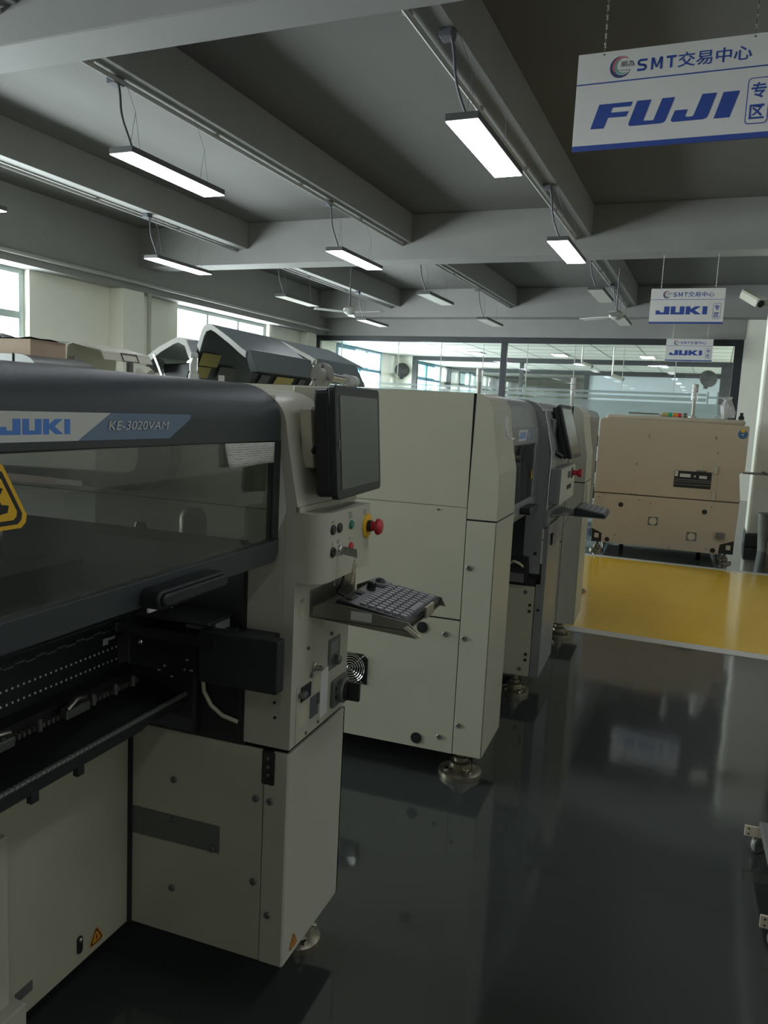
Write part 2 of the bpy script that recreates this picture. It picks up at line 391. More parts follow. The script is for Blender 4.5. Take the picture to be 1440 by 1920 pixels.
for k in range(10): tl.box(17.2, 36, -.2+k*.95, -.185+k*.95, 3.046, 3.05)
struct(tl, 'trim_tile_grid', DSTEEL)
struct(MB().box(17.1, 36, -.6, -.3, 0, 3.05), 'wall_office_right', WALLW)
OFFW = [(18.1, 21.0), (23.4, 26.3), (28.5, 31.5)]
w = MB(); xs = 17.1
for a, b in OFFW+[(36, 36)]:
    w.box(xs, a, YL, YL+.25, 0, 3.05)
    if b > a: w.box(a, b, YL, YL+.25, 0, .8)
    xs = b
struct(w, 'wall_office_left', WALLW)
for a, b in OFFW:
    n += 1; fr = MB(); y0, y1 = YL-.02, YL+.06; xm = (a+b)/2
    fr.box(a, b, y0, y1, 2.95, 3.05).box(a, b, y0, y1, 2.46, 2.56).box(a, b, y0, y1, .8, .88).box(a, a+.1, y0, y1, .88, 2.95).box(b-.1, b, y0, y1, .88, 2.95).box(xm-.05, xm+.05, y0, y1, .88, 2.95)
    f = struct(fr, 'window_%d' % n, FRAMEB, bevel=.005)
    MB().box(a+.08, b-.08, YL+.01, YL+.016, 2.5, 2.98).build('upper_pane', FROST, f)
    MB().box(a+.08, b-.08, YL+.01, YL+.016, .85, 2.48).build('lower_pane', CLEAR, f)
fr = MB()
fr.box(22, 22.1, -.3, 8.4, 2.93, 3.05).box(22, 22.1, 8.26, 8.42, 0, 2.93).box(22, 22.1, -.3, .0, 0, 2.93).box(22, 22.1, 5.1, 5.2, 0, 2.93)
p2 = struct(fr, 'partition_inner', FRAMED, bevel=.006)
MB().box(22.04, 22.05, 0, 8.26, .0, 2.93).build('glass_panel', CLEAR, p2)
struct(MB().box(22, 22.1, 8.42, 9.0, 0, 3.05), 'wall_inner', WALLW)
fr = MB(); fr.box(26.8, 26.9, -.3, 8.9, 2.90, 3.02).box(26.8, 26.9, 4.0, 4.15, 0, 2.9).box(26.8, 26.9, 8.8, 9, 0, 3.05)
p3 = struct(fr, 'partition_rear', FRAMED, bevel=.006)
MB().box(26.84, 26.85, 4.15, 8.8, 0, 2.9).build('glass_panel', CLEAR, p3)
struct(MB().box(26.86, 27.0, -.3, 4.0, 0, 2.9), 'wall_rear_blue', FROSTWALL)
struct(MB().box(35.9, 36.1, -.3, 9, 0, 3.05), 'wall_end', WALLW)
k = 0
OFFL = [(20.45, 3.82, 'slim lit ceiling panel beyond the glass, left of the hanging bullet camera'), (23.2, 3.82, 'lit ceiling panel in the second glazed room, above the bullet camera'),
        (20.6, 1.7, 'lit ceiling panel beyond the glass, left of the farther hanging board'), (23.2, 1.75, 'lit ceiling panel in the second glazed room, below and right of a nearer one'),
        (20.4, 6.0, 'lit ceiling panel beyond the glass, left of the black mullion'), (28.6, 5.0, 'lit ceiling panel in the farthest glazed room, right one'), (28.6, 7.2, 'lit ceiling panel in the farthest glazed room, left one')]
for x, y, lb in OFFL:
    t = bthing('ceiling_panel_light', lb, 'ceiling light', x, y, 3.046, 'office ceiling lights')
    MB().box(-.32, .32, -.17, .17, -.02, 0).build('frame', LABELW, t); MB().box(-.3, .3, -.15, .15, -.024, -.0201).build('diffuser', LAMP2, t)
def wall_fan(x, y, z, rz, lb):
    t = bthing('wall_fan', lb, 'fan', x, y, z, None, rz)
    g = MB(); g.lathe([(.02, -.05), (.20, -.02), (.22, .0), (.20, .03), (.02, .06)], (0, 0, 0), (1, 0, -.25), 24); g.build('guard', FRAMED, t, smooth=40)
    MB().lathe([(.06, 0), (.07, .1), (.05, .16)], (.05, 0, -.02), (1, 0, .1), 16).build('motor', FRAMED, t, smooth=40)
    MB().box(.12, .2, -.05, .05, -.25, .05).build('bracket', FRAMED, t, bevel=.01)
wall_fan(21.75, .28, 2.62, math.pi*.1, 'black wall fan beyond the glass, right end under the dark frame')
wall_fan(21.8, 8.65, 2.62, .5, 'dark wall fan beside the first blue-framed window behind the glass')
wall_fan(26.6, 7.1, 2.45, .2, 'small dark fan on a pillar deep behind the glass')
def bullet_cam(x, y, z, rz, lb):
    t = bthing('bullet_camera', lb, 'camera', x, y, z, None, rz)
    MB().tube([(0, 0, 3.05-z), (0, 0, .1), (.02, 0, .06)], .015, 8).build('drop_rod', STEEL, t, smooth=40)
    b = MB(); b.cyl((-.02, 0, .05), (-.12, -.22, -.03), .04, n=16); b.build('housing', CREAM_W, t, smooth=40)
    MB().cyl((-.12, -.22, -.03), (-.124, -.23, -.034), .034, n=16).build('lens', BLACK, t)
bullet_cam(17.9, 2.85, 2.62, .2, 'white bullet camera hanging from the office ceiling, left of two')
bullet_cam(18.1, 2.2, 2.38, .35, 'small white bullet camera on a long rod, right of the other')
# ---------------------------------------------------------------- pendant lamps, in a grid
def pendant(x, y, lit, lb):
    t = bthing('pendant_lamp', lb, 'lamp', x, y, 3.15, 'pendant strip lamps')
    b = MB(); b.box(-.575, .575, -.105, .105, .002, .045); b.build('housing', LAMPBODY, t, bevel=.004)
    MB().box(-.57, .57, -.10, .10, -.003, .0015).build('diffuser', LAMPON if lit else LAMPOFF, t)
    for sx in (-.42, .42):
        q = MB(); q.tube([(sx-.06, 0, .045), (sx, 0, .33)], .0016, 5); q.tube([(sx+.06, 0, .045), (sx, 0, .33)], .0016, 5); q.tube([(sx, 0, .33), (sx, .1, .57)], .0016, 5)
        q.build('suspension_wire', CABLE, t)
    pts = []
    for i in range(15):
        s = i/14; pts.append((-.45+.03*math.sin(s*7)*(1-s), .16*s+.02*math.sin(s*5), .045+s*.50))
    MB().tube(pts, .009, 7).build('power_cable', CABLE, t, smooth=60)
    MB().box(-.5, -.40, .12, .2, .52, .57).build('junction_box', CABLE, t, bevel=.005)
LAMPS = [(5.24, 4.1, 1, 'large lit strip lamp on the left, nearest under the first long beam'),
 (8.70, 6.66, 1, 'lit strip lamp below left, in front of the left window wall'), (8.64, 4.09, 1, 'lit strip lamp in the middle, on a curly cable'),
 (5.25, 1.56, 1, 'largest, most glaring lit lamp left of the nearest hanging board'), (8.55, 1.6, 1, 'lit lamp on the right, under the cross girder'),
 (11.80, 6.62, 0, 'unlit strip lamp left of the ceiling fan blades'), (11.75, 4.16, 0, 'unlit strip lamp between the ceiling fan and the right-hand lit lamp'),
 (14.85, 6.58, 0, 'small unlit lamp just behind the left ceiling fan'), (14.7, 4.1, 0, 'small unlit lamp above the glass partition, centre'),
 (11.55, 1.65, 0, 'unlit lamp left of the second hanging board'), (14.45, 1.67, 0, 'small unlit lamp below the right ceiling fan'),
 (5.28, 6.63, 1, 'lit lamp only peeking in at the left picture edge'),
 (1.8, 4.1, 1, 'added unseen strip lamp, overhead behind the first girder, left row'), (1.8, 1.6, 1, 'added unseen strip lamp, overhead behind the first girder, middle row'),  # lamps from here on are unseen additions that brighten the hall
 (1.8, -.9, 1, 'added unseen strip lamp, overhead right of the nearest machine'), (5.25, -.9, 1, 'added unseen strip lamp over the aisle, right of the nearest hanging board'), (1.8, -3.4, 1, 'added unseen strip lamp over the right-hand side of the hall, nearer one'), (5.25, -3.4, 1, 'added unseen strip lamp over the right-hand side of the hall, farther one'), (-1.6, -.9, 1, 'added unseen strip lamp behind the viewer, above the aisle'),
 (-1.6, 1.6, 1, 'added unseen strip lamp behind the viewer, above the middle row')]
for x, y, l, lb in LAMPS: pendant(x, y, l, lb)
def ceiling_fan(x, y, lb, a0):
    t = bthing('ceiling_fan', lb, 'fan', x, y, 3.0, 'ceiling fans')
    MB().cyl((0, 0, .08), (0, 0, .72), .012, n=10).build('down_rod', CABLE, t, smooth=40)
    MB().lathe([(.03, .1), (.10, .06), (.11, .0), (.05, -.04)], (0, 0, 0), Z_, 24).build('motor', LABELW, t, smooth=50)
    for k in range(3):
        a = a0+k*2*math.pi/3; b = MB(); b.prism([(.1, -.03), (.2, -.06), (.62, -.075), (.64, .05), (.2, .05), (.1, .03)], 2, -.004, .004)
        b.xf(Matrix.Rotation(a, 4, 'Z') @ Matrix.Rotation(.15, 4, 'X')); b.build('blade', LABELW, t)
ceiling_fan(12.0, 5.75, 'pale three-bladed ceiling fan hanging left, between unlit lamps', .4)
ceiling_fan(12.6, 1.55, 'dim ceiling fan hanging on the right behind an unlit lamp', 1.1)
# ---------------------------------------------------------------- hanging boards
FUJI = [[(.0777,.071),(.1378,.0706),(.1549,.1155),(.2346,.1145),(.2451,.1366),(.1637,.1374),(.1721,.1582),(.2519,.1572),(.2589,.1770),(.1106,.1770)],
 [(.2784,.1778),(.3394,.1778),(.3112,.0894),(.3553,.0874),(.3863,.1780),(.4399,.1780),(.408,.0831),(.4016,.0747),(.387,.0710),(.2588,.0706),(.2491,.0742),(.2472,.0823)],
 [(.5538,.1795),(.6129,.1795),(.5842,.085),(.578,.0768),(.5639,.0725),(.4406,.0720),(.4314,.0763),(.4307,.0841),(.4451,.1212),(.4983,.1208),(.489,.0937),(.4965,.0889),(.5188,.0892),(.5242,.0935)],
 [(.6398,.1785),(.7047,.1785),(.6729,.0711),(.6084,.0711)]]
def crescent(cx, cy, R, r, dx, dy, a0, a1, n=22):
    o = [(cx+R*math.cos(math.radians(a0+(a1-a0)*i/n)), cy+R*math.sin(math.radians(a0+(a1-a0)*i/n))) for i in range(n+1)]
    i_ = [(cx+dx+r*math.cos(math.radians(a1+(a0-a1)*i/n)), cy+dy+r*math.sin(math.radians(a1+(a0-a1)*i/n))) for i in range(n+1)]
    return o+i_
def stroke(pts, w, sx, sy, ox):
    out = []
    for (xa, ya), (xb, yb) in zip(pts, pts[1:]):
        d = Vector((xb-xa, yb-ya)).normalized()*w/2; n = Vector((-d.y, d.x))
        q = [(xa-d.x*.6+n.x, ya-d.y*.6+n.y), (xa-d.x*.6-n.x, ya-d.y*.6-n.y), (xb+d.x*.6-n.x, yb+d.y*.6-n.y), (xb+d.x*.6+n.x, yb+d.y*.6+n.y)]
        out.append([(ox+x*sx, y*sy) for x, y in q])
    return out
SMT = stroke([(.92,.90),(.30,.90),(.15,.82),(.11,.70),(.16,.60),(.28,.54),(.72,.46),(.84,.40),(.89,.30),(.84,.17),(.70,.10),(.08,.10)], .19, .042, .051, 0)
SMT += [[(.060+x*.048, y*.051) for x, y in pl] for pl in ([(0,0),(.19,0),(.19,1),(0,1)], [(.81,0),(1,0),(1,1),(.81,1)], [(0,1),(.24,1),(.56,.16),(.44,.16)], [(.76,1),(1,1),(.56,.16),(.44,.16)])]
SMT += [[(.124+x*.042, y*.051) for x, y in pl] for pl in ([(0,.81),(1,.81),(1,1),(0,1)], [(.40,0),(.61,0),(.61,.81),(.40,.81)])]
def board(x, ytop, word, lb):
    """white double-line board, .86 x .42 m, hung from a girder; ytop = its left edge (building Y)."""
    t = bthing('hanging_board', lb, 'sign', x, ytop, 2.69, 'hanging area boards')
    Wd, Hd = .86, .405; R, U = Vector((0, -1, 0)), Z_
    MB().box(-.006, .006, -Wd, 0, 0, Hd).build('panel', WHITE, t, bevel=.001)
    MB().box(-.0062, .0062, -Wd-.0004, .0004, -.022, .0005).build('blue_base_strip', BLUE, t)
    O = Vector((-.0062, 0, 0))
    flat_polys([[(0, .268), (Wd, .268), (Wd, .2735), (0, .2735)]], 'divider_line', BLUE, t, O, R, U)
    flat_polys([crescent(.192, .332, .047, .042, .009, .006, 95, 320)], 'emblem_outer_arc', NAVY, t, O, R, U, .0009)
    flat_polys([crescent(.197, .336, .0405, .0375, .007, -.004, 60, 215)], 'emblem_rose_arc', ROSE, t, O, R, U, .0012)
    flat_polys([crescent(.199, .334, .034, .0315, .006, .003, 110, 300)], 'emblem_teal_arc', TEAL, t, O, R, U, .0012)
    text_part('順為', 'emblem_characters', INK, t, O+R*.192+U*.330, R, U, .060, .026, .003)
    text_part('Sunwey', 'emblem_small_lettering', INK, t, O+R*.192+U*.312, R, U, .045, .009, .005)
    flat_polys(SMT, 'heading_letters', BLUE, t, O+R*.265+U*.305, R, U, .0009)
    text_part('交易中心', 'heading_characters', BLUE, t, O+R*.438+U*.3015, R, U, .300, .062, .012)
    if word == 'FUJI': flat_polys(FUJI, 'brand_lettering', BLUE, t, O, R, U)
    else: juki(t, BLUE, O+R*.072+U*.090, R, U, .60, .098)
    for k in (0, 1):
        rr = rrect(.735+k*.004, .825-k*.004, .035+k*.004, .225-k*.004, .016-k*.003)
        flat_polys([rr], 'rounded_box' if k == 0 else 'box_field', [BLUE, WHITE][k], t, O, R, U, .0008+.0004*k)
    text_part('专', 'box_character', BLUE, t, O+R*.750+U*.140, R, U, .060, .065, .025, 0, .0016)
    text_part('区', 'box_character', BLUE, t, O+R*.750+U*.055, R, U, .060, .060, .025, 0, .0016)
    for yy in (-.115, -.745):
        q = MB(); z = Hd
        i = 0
        while z < .81:
            q.tube([(0, yy-.004*(i % 2), z), (0, yy+.004*(i % 2), z+.022)], .0022, 5); q.tube([(0, yy+.004*(i % 2), z), (0, yy-.004*(i % 2), z+.022)], .0022, 5); z += .02; i += 1
        q.build('hanging_chain', STEEL, t)
        MB().cyl((-.007, yy, Hd-.012), (-.0065, yy, Hd-.012), .004, n=10).build('eyelet', STEEL, t)
board(3.9, .745, 'FUJI', 'largest, nearest hanging white board, its right end cut by the picture edge')
board(10.6, .90, 'JUKI', 'middle-sized hanging white board, left of the white security camera')
board(16.7, 1.05, 'JUKI', 'smallest, farthest hanging white board, against the glass partition top')
# cctv on the column
t = bthing('security_camera', 'white security camera on an arm at the top of the white column', 'camera', 10.33, -.52, 2.86, None)
MB().lathe([(.05, 0), (.05, .02), (.03, .03)], (.01, 0, 0), (-1, 0, 0), 20).build('wall_base', CREAM_W, t, smooth=40)
a_ = MB(); a_.tube([(0, 0, 0), (-.08, .03, -.01), (-.14, .20, -.01)], .025, 10); a_.build('arm', CREAM_W, t, smooth=50)
b = MB(); b.box(-.17, .17, -.055, .055, -.05, .05); b.xf(Matrix.Translation((-.16, .27, .04)) @ Matrix.Rotation(-2.5, 4, 'Z') @ Matrix.Rotation(.45, 4, 'Y')); b.build('housing', CREAM_W, t, bevel=.02)
b = MB(); b.cyl((.165, 0, 0), (.176, 0, 0), .042, n=18); b.xf(Matrix.Translation((-.16, .27, .04)) @ Matrix.Rotation(-2.5, 4, 'Z') @ Matrix.Rotation(.45, 4, 'Y')); b.build('lens', BLACK, t)
b = MB(); b.box(-.15, .22, -.065, .065, .052, .06); b.xf(Matrix.Translation((-.16, .27, .04)) @ Matrix.Rotation(-2.5, 4, 'Z') @ Matrix.Rotation(.45, 4, 'Y')); b.build('sun_shield', CREAM_W, t, bevel=.003)
# ---------------------------------------------------------------- nearest placement machine
T = thing('placement_machine', 'nearest pick-and-place machine with a charcoal hood, smoked window and open feeder bay', 'machine', (1.0, 1.5, 0), 'placement machines along the aisle')
XP0, XP1, YF, YB = 1.518, 1.842, .738, 2.30
b = MB(); b.box(XP0+.006, XP1-.002, YF+.006, YB, .13, .64); b.build('base_cabinet', VOID, T)
b = MB(); b.prism([(.801, .12), (1.160, .12), (1.160, .642), (.805, .642), (.805, .562), (.801, .562)], 0, XP0, XP0+.006)
b.build('side_panel', CREAM, T, bevel=.0015)
b = MB(); b.prism([(XP0, .775), (XP0, YF+.004), (XP0+.004, YF), (XP1, YF), (XP1, YF+.006), (XP0+.006, YF+.006), (XP0+.006, .775)], 2, .12, .642)
b.prism([(XP0, .798), (XP0, .775), (XP0+.006, .775), (XP0+.006, .798)], 2, .12, .560)
b.box(XP1-.006, XP1, YF, YB, .12, .642)
b.build('front_corner_panel', CREAM_W, T)
MB().box(XP0-.003, XP0+.004, .772, .804, .563, .640).build('black_bracket', BLACK, T, bevel=.001)
for z in (.585, .605, .625): screw(T, (XP0-.003, .788, z), (-1, 0, 0), .004)
b = MB(); b.prism([(.911, .362), (1.165, .358), (1.165, .429), (.911, .430)], 0, XP0-.002, XP0+.001); b.build('grey_cover_plate', DSTEEL, T)
for y, z in ((1.039, .520), (.818, .521), (1.040, .241), (.818, .316), (.781, .522), (.779, .242), (1.037, .419), (.930, .371)):
    screw(T, (XP0-.002 if (y, z) not in ((1.037, .419), (.930, .371)) else XP0-.004, y, z), (-1, 0, 0), .0085)
b = MB(); b.box(.30, XP0-.006, 1.167, 1.18, .12, .662); b.build('recess_panel', CREAM, T, bevel=.002)
MB().box(XP0-.008, XP0+.004, 1.158, 1.172, .12, .655).build('black_gap_strip', BLACK, T)
warning_triangle(T, (1.398, 1.1665, .152), X_, Z_, .044, fill=ORANGE, pict='bolt')
q = MB(); q.prism(rrect(1.333, 1.349, .150, .192, .0075), 1, 1.163, 1.168); q.build('cable_grommet', BLACK, T)
MB().lathe([(.006, 0), (.006, .006), (.004, .008)], (1.341, 1.166, .184), (0, -1, 0), 12).build('plug_tip', STEEL, T, smooth=40)
lab = MB().box(1.152, 1.199, 1.1655, 1.1672, .163, .186).build('rating_plate', DSTEEL, T)
for k in range(3): MB().box(1.157, 1.19-.008*k, 1.1650, 1.1656, .179-.006*k, .1815-.006*k).build('printed_line', INK, lab)
b = MB(); b.box(.55, 1.136, 1.12, 1.166, .12, .196); b.build('kick_plate', CREAM_W, T, bevel=.003)
b = MB(); b.box(.55, 1.118, 1.145, 1.167, .196, .56); b.build('lower_side_cover', CREAM_W, T, bevel=.003)
w_ = warning_triangle(T, (1.575, YF-.0004, .148), X_, Z_, .040, fill=ORANGE, pict='bolt')
leveling_foot(T, 1.765, .815, .13, .062)
leveling_foot(T, 1.70, 2.15, .13, .062)
leveling_foot(T, -.05, .85, .13, .062); leveling_foot(T, -.05, 2.15, .13, .062)
# upper pillar shell
PR = [(YF, .652), (YF, 1.205), (.7545, 1.285), (.771, 1.372)]+[(.865+.094*math.cos(math.radians(a)), 1.372+.082*math.sin(math.radians(a))) for a in range(170, 89, -10)]+[(1.2, 1.472), (1.7, 1.478), (YB, 1.47), (YB, 1.448), (.868, 1.43), (.80, 1.40), (.780, 1.30), (.765, 1.20), (.765, .652)]
b = MB(); b.prism(PR, 0, XP0, XP1)
b.build('pillar_shell', CREAM_W, T, smooth=25)
MB().prism([(.7655, .652), (.854, .652), (.854, 1.10), (.80, 1.10), (.7655, 1.19)], 0, XP0, XP0+.008).build('inner_face_panel', CREAM_W, T)
MB().box(XP1-.008, XP1, .765, YB, .652, 1.44).build('pillar_side_cover', CREAM, T)
MB().box(XP0, XP1-.008, .850, YB-.05, .645, .652).build('base_gap', BLACK, T)
for p in ((1.53, YF-.001, 1.1975),): screw(T, p, (0, -1, 0), .005)
for y, z in ((.775, .724), (.777, .759)): screw(T, (XP0-.001, y, z), (-1, 0, 0), .0035, BLACK)
# inside right wall seen through the smoked window
b = MB(); b.box(1.80, 1.806, .86, YB, .82, 1.43); iw = b.build('inner_wall', WHITE, T)
MB().box(1.798, 1.7995, .95, 1.9, 1.150, 1.153).build('panel_seam', INK, iw)
hb = MB(); hb.prism([(YB, 1.195), (1.36, 1.218), (1.33, 1.232), (1.32, 1.26), (1.32, 1.32), (1.215, 1.32), (1.218, 1.25), (1.245, 1.205), (1.30, 1.178), (1.36, 1.170), (1.38, 1.174), (YB, 1.174)], 0, 1.74, 1.79)
hb.build('rear_hood_edge', BLACK, T)
MB().box(1.735, 1.742, 1.585, YB, 1.170, 1.190).build('pink_strip', PINK, T)
MB().box(1.735, 1.743, 1.50, 1.585, 1.173, 1.188).build('pale_strip', LABELW, T)
b = MB(); b.box(.2, 1.79, 1.18, YB-.1, .86, .90); b.box(.25, 1.78, 1.30, 1.42, .96, 1.03); b.box(1.60, 1.79, .92, 1.25, .90, 1.06); b.box(.25, 1.79, 1.85, 2.0, .90, 1.0)
b.build('dark_inner_deck', VOID, T, bevel=.004)
for y, z, r_ in ((1.12, 1.10, .035), (1.28, 1.05, .02), (1.70, 1.06, .015)):
    MB().lathe([(r_, 0), (r_, .06), (r_*.6, .08)], (1.70, y, z-.03), Z_, 14).build('inner_motor', BLACK, T, smooth=40)
MB().box(1.50, 1.79, .856, .862, .652, 1.10).build('dark_side_liner', VOID, T)
MB().box(1.509, 1.5175, .854, 1.55, .648, 1.12).build('dark_opening_plate', VOID, T)  # black plate stands in for the dark, open pillar interior
# hood
HP = [(.775, 1.346), (.775, 1.385)]+[(.875+.10*math.cos(math.radians(a)), 1.385+.078*math.sin(math.radians(a))) for a in range(175, 89, -9)]+[(1.25, 1.480), (1.8, 1.485), (YB, 1.45)]
inner = [(y+(.012 if y < .9 else 0), z-(.012 if y >= .86 else .004)) for y, z in HP[::-1]]
b = MB(); b.prism(HP+inner, 0, -.30, 1.500); H = b.build('hood', HOODBLK, T, smooth=28)
b = MB(); b.prism([(x, z) for x, z in [(-.30, 1.086), (1.485, 1.086), (1.500, 1.105), (1.500, 1.136), (1.463, 1.132), (-.30, 1.128)]], 1, .771, .795); b.build('lower_frame', HOODBLK, H, bevel=.002)
MB().box(1.472, 1.500, .773, .79, 1.136, 1.346).build('end_frame', SATIN, H, bevel=.001)
MB().box(-.30, 1.472, .777, .781, 1.128, 1.350).build('window_pane', SMOKE, H)
MB().box(1.492, 1.500, .79, 1.25, 1.10, 1.44).build('hood_end_pane', SMOKE, H)
b = MB(); b.prism(rrect(1.024, 1.228, 1.085, 1.118, .014), 1, .735, .772); b.prism(rrect(1.03, 1.222, 1.090, 1.113, .010), 1, .728, .736); b.build('hood_handle', SATIN, H, bevel=.004, smooth=40)
O = Vector((0, .7748, 0)); 
bn = flat_polys([[(.30, 1.357), (.888, 1.357), (.957, 1.3965), (.30, 1.3965)]], 'banner', LABELW, H, O, X_, Z_, .0006)
flat_polys([[(.888, 1.357), (1.103, 1.357), (1.162, 1.389), (1.163, 1.3955), (1.157, 1.3965), (.957, 1.3965)]], 'slate_field', SLATE, bn, O, X_, Z_, .0007)
juki(bn, JBLUE, O+X_*.752+Z_*1.3665, X_, Z_, .121, .0205)
text_part('KE-3020VAM', 'model_lettering', LABELW, bn, O+X_*.950+Z_*1.3715, X_, Z_, .149, .0135, 0, .22, .0022)
warning_triangle(H, (.748, .7766, 1.2795), X_, Z_, .092, pict='hand')
# interior bay floor and feeder bank
b = MB(); b.prism([(1.0, .722), (1.0, .750), (1.10, .772), (1.10, .740), (1.03, .700)], 0, .30, 1.494); b.build('feeder_tray', VOID, T)
lp = MB(); lp.prism([(.30, .722), (1.33, .722), (1.375, .738), (1.494, .745), (1.494, .752), (.30, .752)], 1, .992, 1.002)
for x in (1.02, 1.135): lp.box(x, x+.018, .990, 1.002, .705, .726)
lp.build('tray_lip', SATIN, T, bevel=.001)
q = MB(); q.tube([(.30, .990, .753), (1.494, .990, .753)], .0045, 8)
x = .32
while x < 1.49: q.lathe([(.0058, 0), (.0058, .004)], (x, .990, .753), X_, 8); x += .012
q.build('threaded_edge_rod', DSTEEL, T, smooth=40)
cb = MB(); x = .4
while x < 1.45: cb.box(x, x+.006, 1.098, 1.108, .772, .782); x += .0125
cb.build('feeder_comb', DSTEEL, T)
b = MB(); b.box(.30, 1.45, 1.150, 1.172, .80, .905); FB = b.build('feeder_scale_plate', SATIN, T, bevel=.001)
MB().box(.30, 1.494, 1.11, 1.165, .752, .80).build('feeder_bank', VOID, T)
d = MB(); k = 0
x = .50
while x < 1.445:
    d.lathe([(.0026, 0), (.0026, .001)], (x, 1.150, .852), (0, -1, 0), 8); d.lathe([(.0026, 0), (.0026, .001)], (x, 1.150, .823), (0, -1, 0), 8); x += .0145
o_ = d.build('position_dots', LABELW, FB)
d = MB(); x = .5; k = 0
while x < 1.43:
    d.box(x, x+.026, 1.1486, 1.1502, .893+.004*(k % 2), .8965+.004*(k % 2)); x += .028; k += 1
d.build('scale_markings', INK if False else DSTEEL, FB)
pl = MB().box(1.398, 1.414, 1.1484, 1.1502, .866, .881).build('position_number_plate', LABELW, FB)
text_part('D', 'plate_letter', INK, pl, (1.402, 1.1484, .869), X_, Z_, .007, .009)
MB().box(1.416, 1.438, 1.1484, 1.1502, .874, .880).build('yellow_tag', LBEIGE, FB)
for x in (1.14, 1.215, 1.29, 1.36, 1.42, .98, 1.05):
    b = MB(); b.lathe([(.0055, 0), (.0055, .022), (.003, .024)], (x, 1.085, .777), Z_, 10); b.build('locating_pin', DSTEEL, T, smooth=40)
for x in (1.00, 1.20):
    b = MB(); b.prism([(x, 1.075), (x+.07, 1.075), (x+.085, 1.10), (x+.01, 1.10)], 2, .776, .796); b.build('clamp_block', DSTEEL, T, bevel=.003)
    MB().tube([(x+.005, 1.078, .797), (x+.03, 1.076, .812), (x+.06, 1.08, .806)], .006, 8).build('silver_clip', STEEL, T, smooth=50)
# dark beam under the hood with white tab, mechanism at the bay end
b = MB(); b.box(.30, 1.40, 1.12, 1.16, .93, .985); b.prism([(.9, .935), (1.3, .96), (1.36, .985), (.9, .985)], 1, 1.08, 1.12); b.build('bay_front_beam', VOID, T, bevel=.003)
b = MB(); b.prism([(1.285, .995), (1.315, .995), (1.333, 1.005), (1.336, 1.018), (1.285, 1.026)], 1, .944, .950); b.build('white_tab', WHITE, T, bevel=.001)
MB().tube([(1.02, 1.13, .990), (1.39, 1.13, .990)], .004, 8).build('silver_rod', STEEL, T, smooth=40)
b = MB(); b.box(1.40, 1.50, .86, 1.12, .90, .925); b.box(1.40, 1.51, .88, 1.08, .945, .955); b.box(1.485, 1.508, .965, 1.15, .66, .90); b.build('end_mechanism', VOID, T, bevel=.006)
MB().box(1.44, 1.50, .885, .965, .910, .945).build('slide_block', KEYC, T, bevel=.004)
for y, z in ((1.045, .812), (1.025, .79), (.99, .812), (.985, .835), (.975, .812), (1.06, .80), (.94, .875), (1.02, .905)):
    screw(T, (1.484 if z < .89 else 1.36, y, z), (-1, 0, 0), .0055, CHROME)
MB().tube([(1.47, 1.02, .955), (1.47, 1.0, .93), (1.465, 1.0, .90), (1.47, 1.01, .885)], .003, 6).build('air_fitting', CHROME, T)
MB().tube([(1.50, .955, .80), (1.50, .95, .76), (1.50, .93, .73), (1.50, .90, .712), (1.50, .86, .704)], .005, 8).build('pale_hose', LBEIGE, T, smooth=60)
MB().tube([(1.505, .95, .84), (1.50, .945, .80), (1.50, .955, .775)], .004, 8).build('thin_cable', STEEL, T, smooth=60)
MB().box(1.500, 1.512, .925, .952, .80, .845).build('grey_wiring_duct', DSTEEL, T)
MB().box(1.512, 1.518, .868, .945, 1.018, 1.030).build('amber_tag', ORANGE, T)
b = MB(); b.box(1.402, 1.436, .716, .905, .823, .938); b.build('speaker_box', SATIN, T, bevel=.003)
MB().box(1.436, 1.517, .77, .86, .845, .92).build('speaker_arm', BLACK, T)
# control box
CBP = [(1.800, .738), (1.800, .677), (1.560, .677)]+arc(1.562, .721, .044, 270, 180, 8)[1:]+[(1.518, .738)]
b = MB(); b.prism(CBP, 2, 1.037, 1.192); CB = b.build('control_box', CREAM_W, T, smooth=25)
MB().box(XP0, XP1, .732, .740, 1.192, 1.204).build('ledge', CREAM_W, T)
def button(x, z, m, r=.0115, nm='push_button'):
    MB().lathe([(r, 0), (r, .003), (r*.85, .005)], (x, .677, z), (0, -1, 0), 20).build(nm, m, CB, smooth=40)
for x, z in ((1.572, 1.154), (1.608, 1.154), (1.575, 1.103)): button(x, z, BLACK)
button(1.678, 1.153, GREEN, .0105); button(1.680, 1.101, RED, .0105)
for x, z, wd, h in ((1.572, 1.172, .018, .005), (1.672, 1.178, .024, .016), (1.765, 1.187-.012, .02, .014), (1.573, 1.123, .006, .010), (1.606, 1.124, .016, .010), (1.676, 1.121, .005, .009)):
    bl = MB()
    for i in range(3): bl.box(x-wd/2, x+wd/2*(1-.2*i), .6764, .6772, z+h*i/3-h/2, z+h*i/3+h*.14-h/2)
    bl.build('printed_caption', DSTEEL, CB)
E1 = MB(); E1.lathe([(.030, 0), (.030, .003), (.027, .004)], (1.782, .677, 1.138), (0, -1, 0), 28); E1 = E1.build('stop_button_collar', YELLOW, CB, smooth=40)
MB().lathe([(.014, .003), (.014, .014)], (1.782, .677, 1.138), (0, -1, 0), 22).build('stop_button_barrel', BLACK, E1, smooth=40)
MB().lathe([(.012, .014), (.011, .022), (.020, .027), (.0205, .032), (.016, .038), (.004, .040)], (1.782, .677, 1.138), (0, -1, 0), 24).build('stop_button_head', RED, E1, smooth=50)
MB().lathe([(.0125, 0), (.0125, .008), (.009, .010)], (1.610, .677, 1.103), (0, -1, 0), 20).build('key_lock', CHROME, CB, smooth=40)
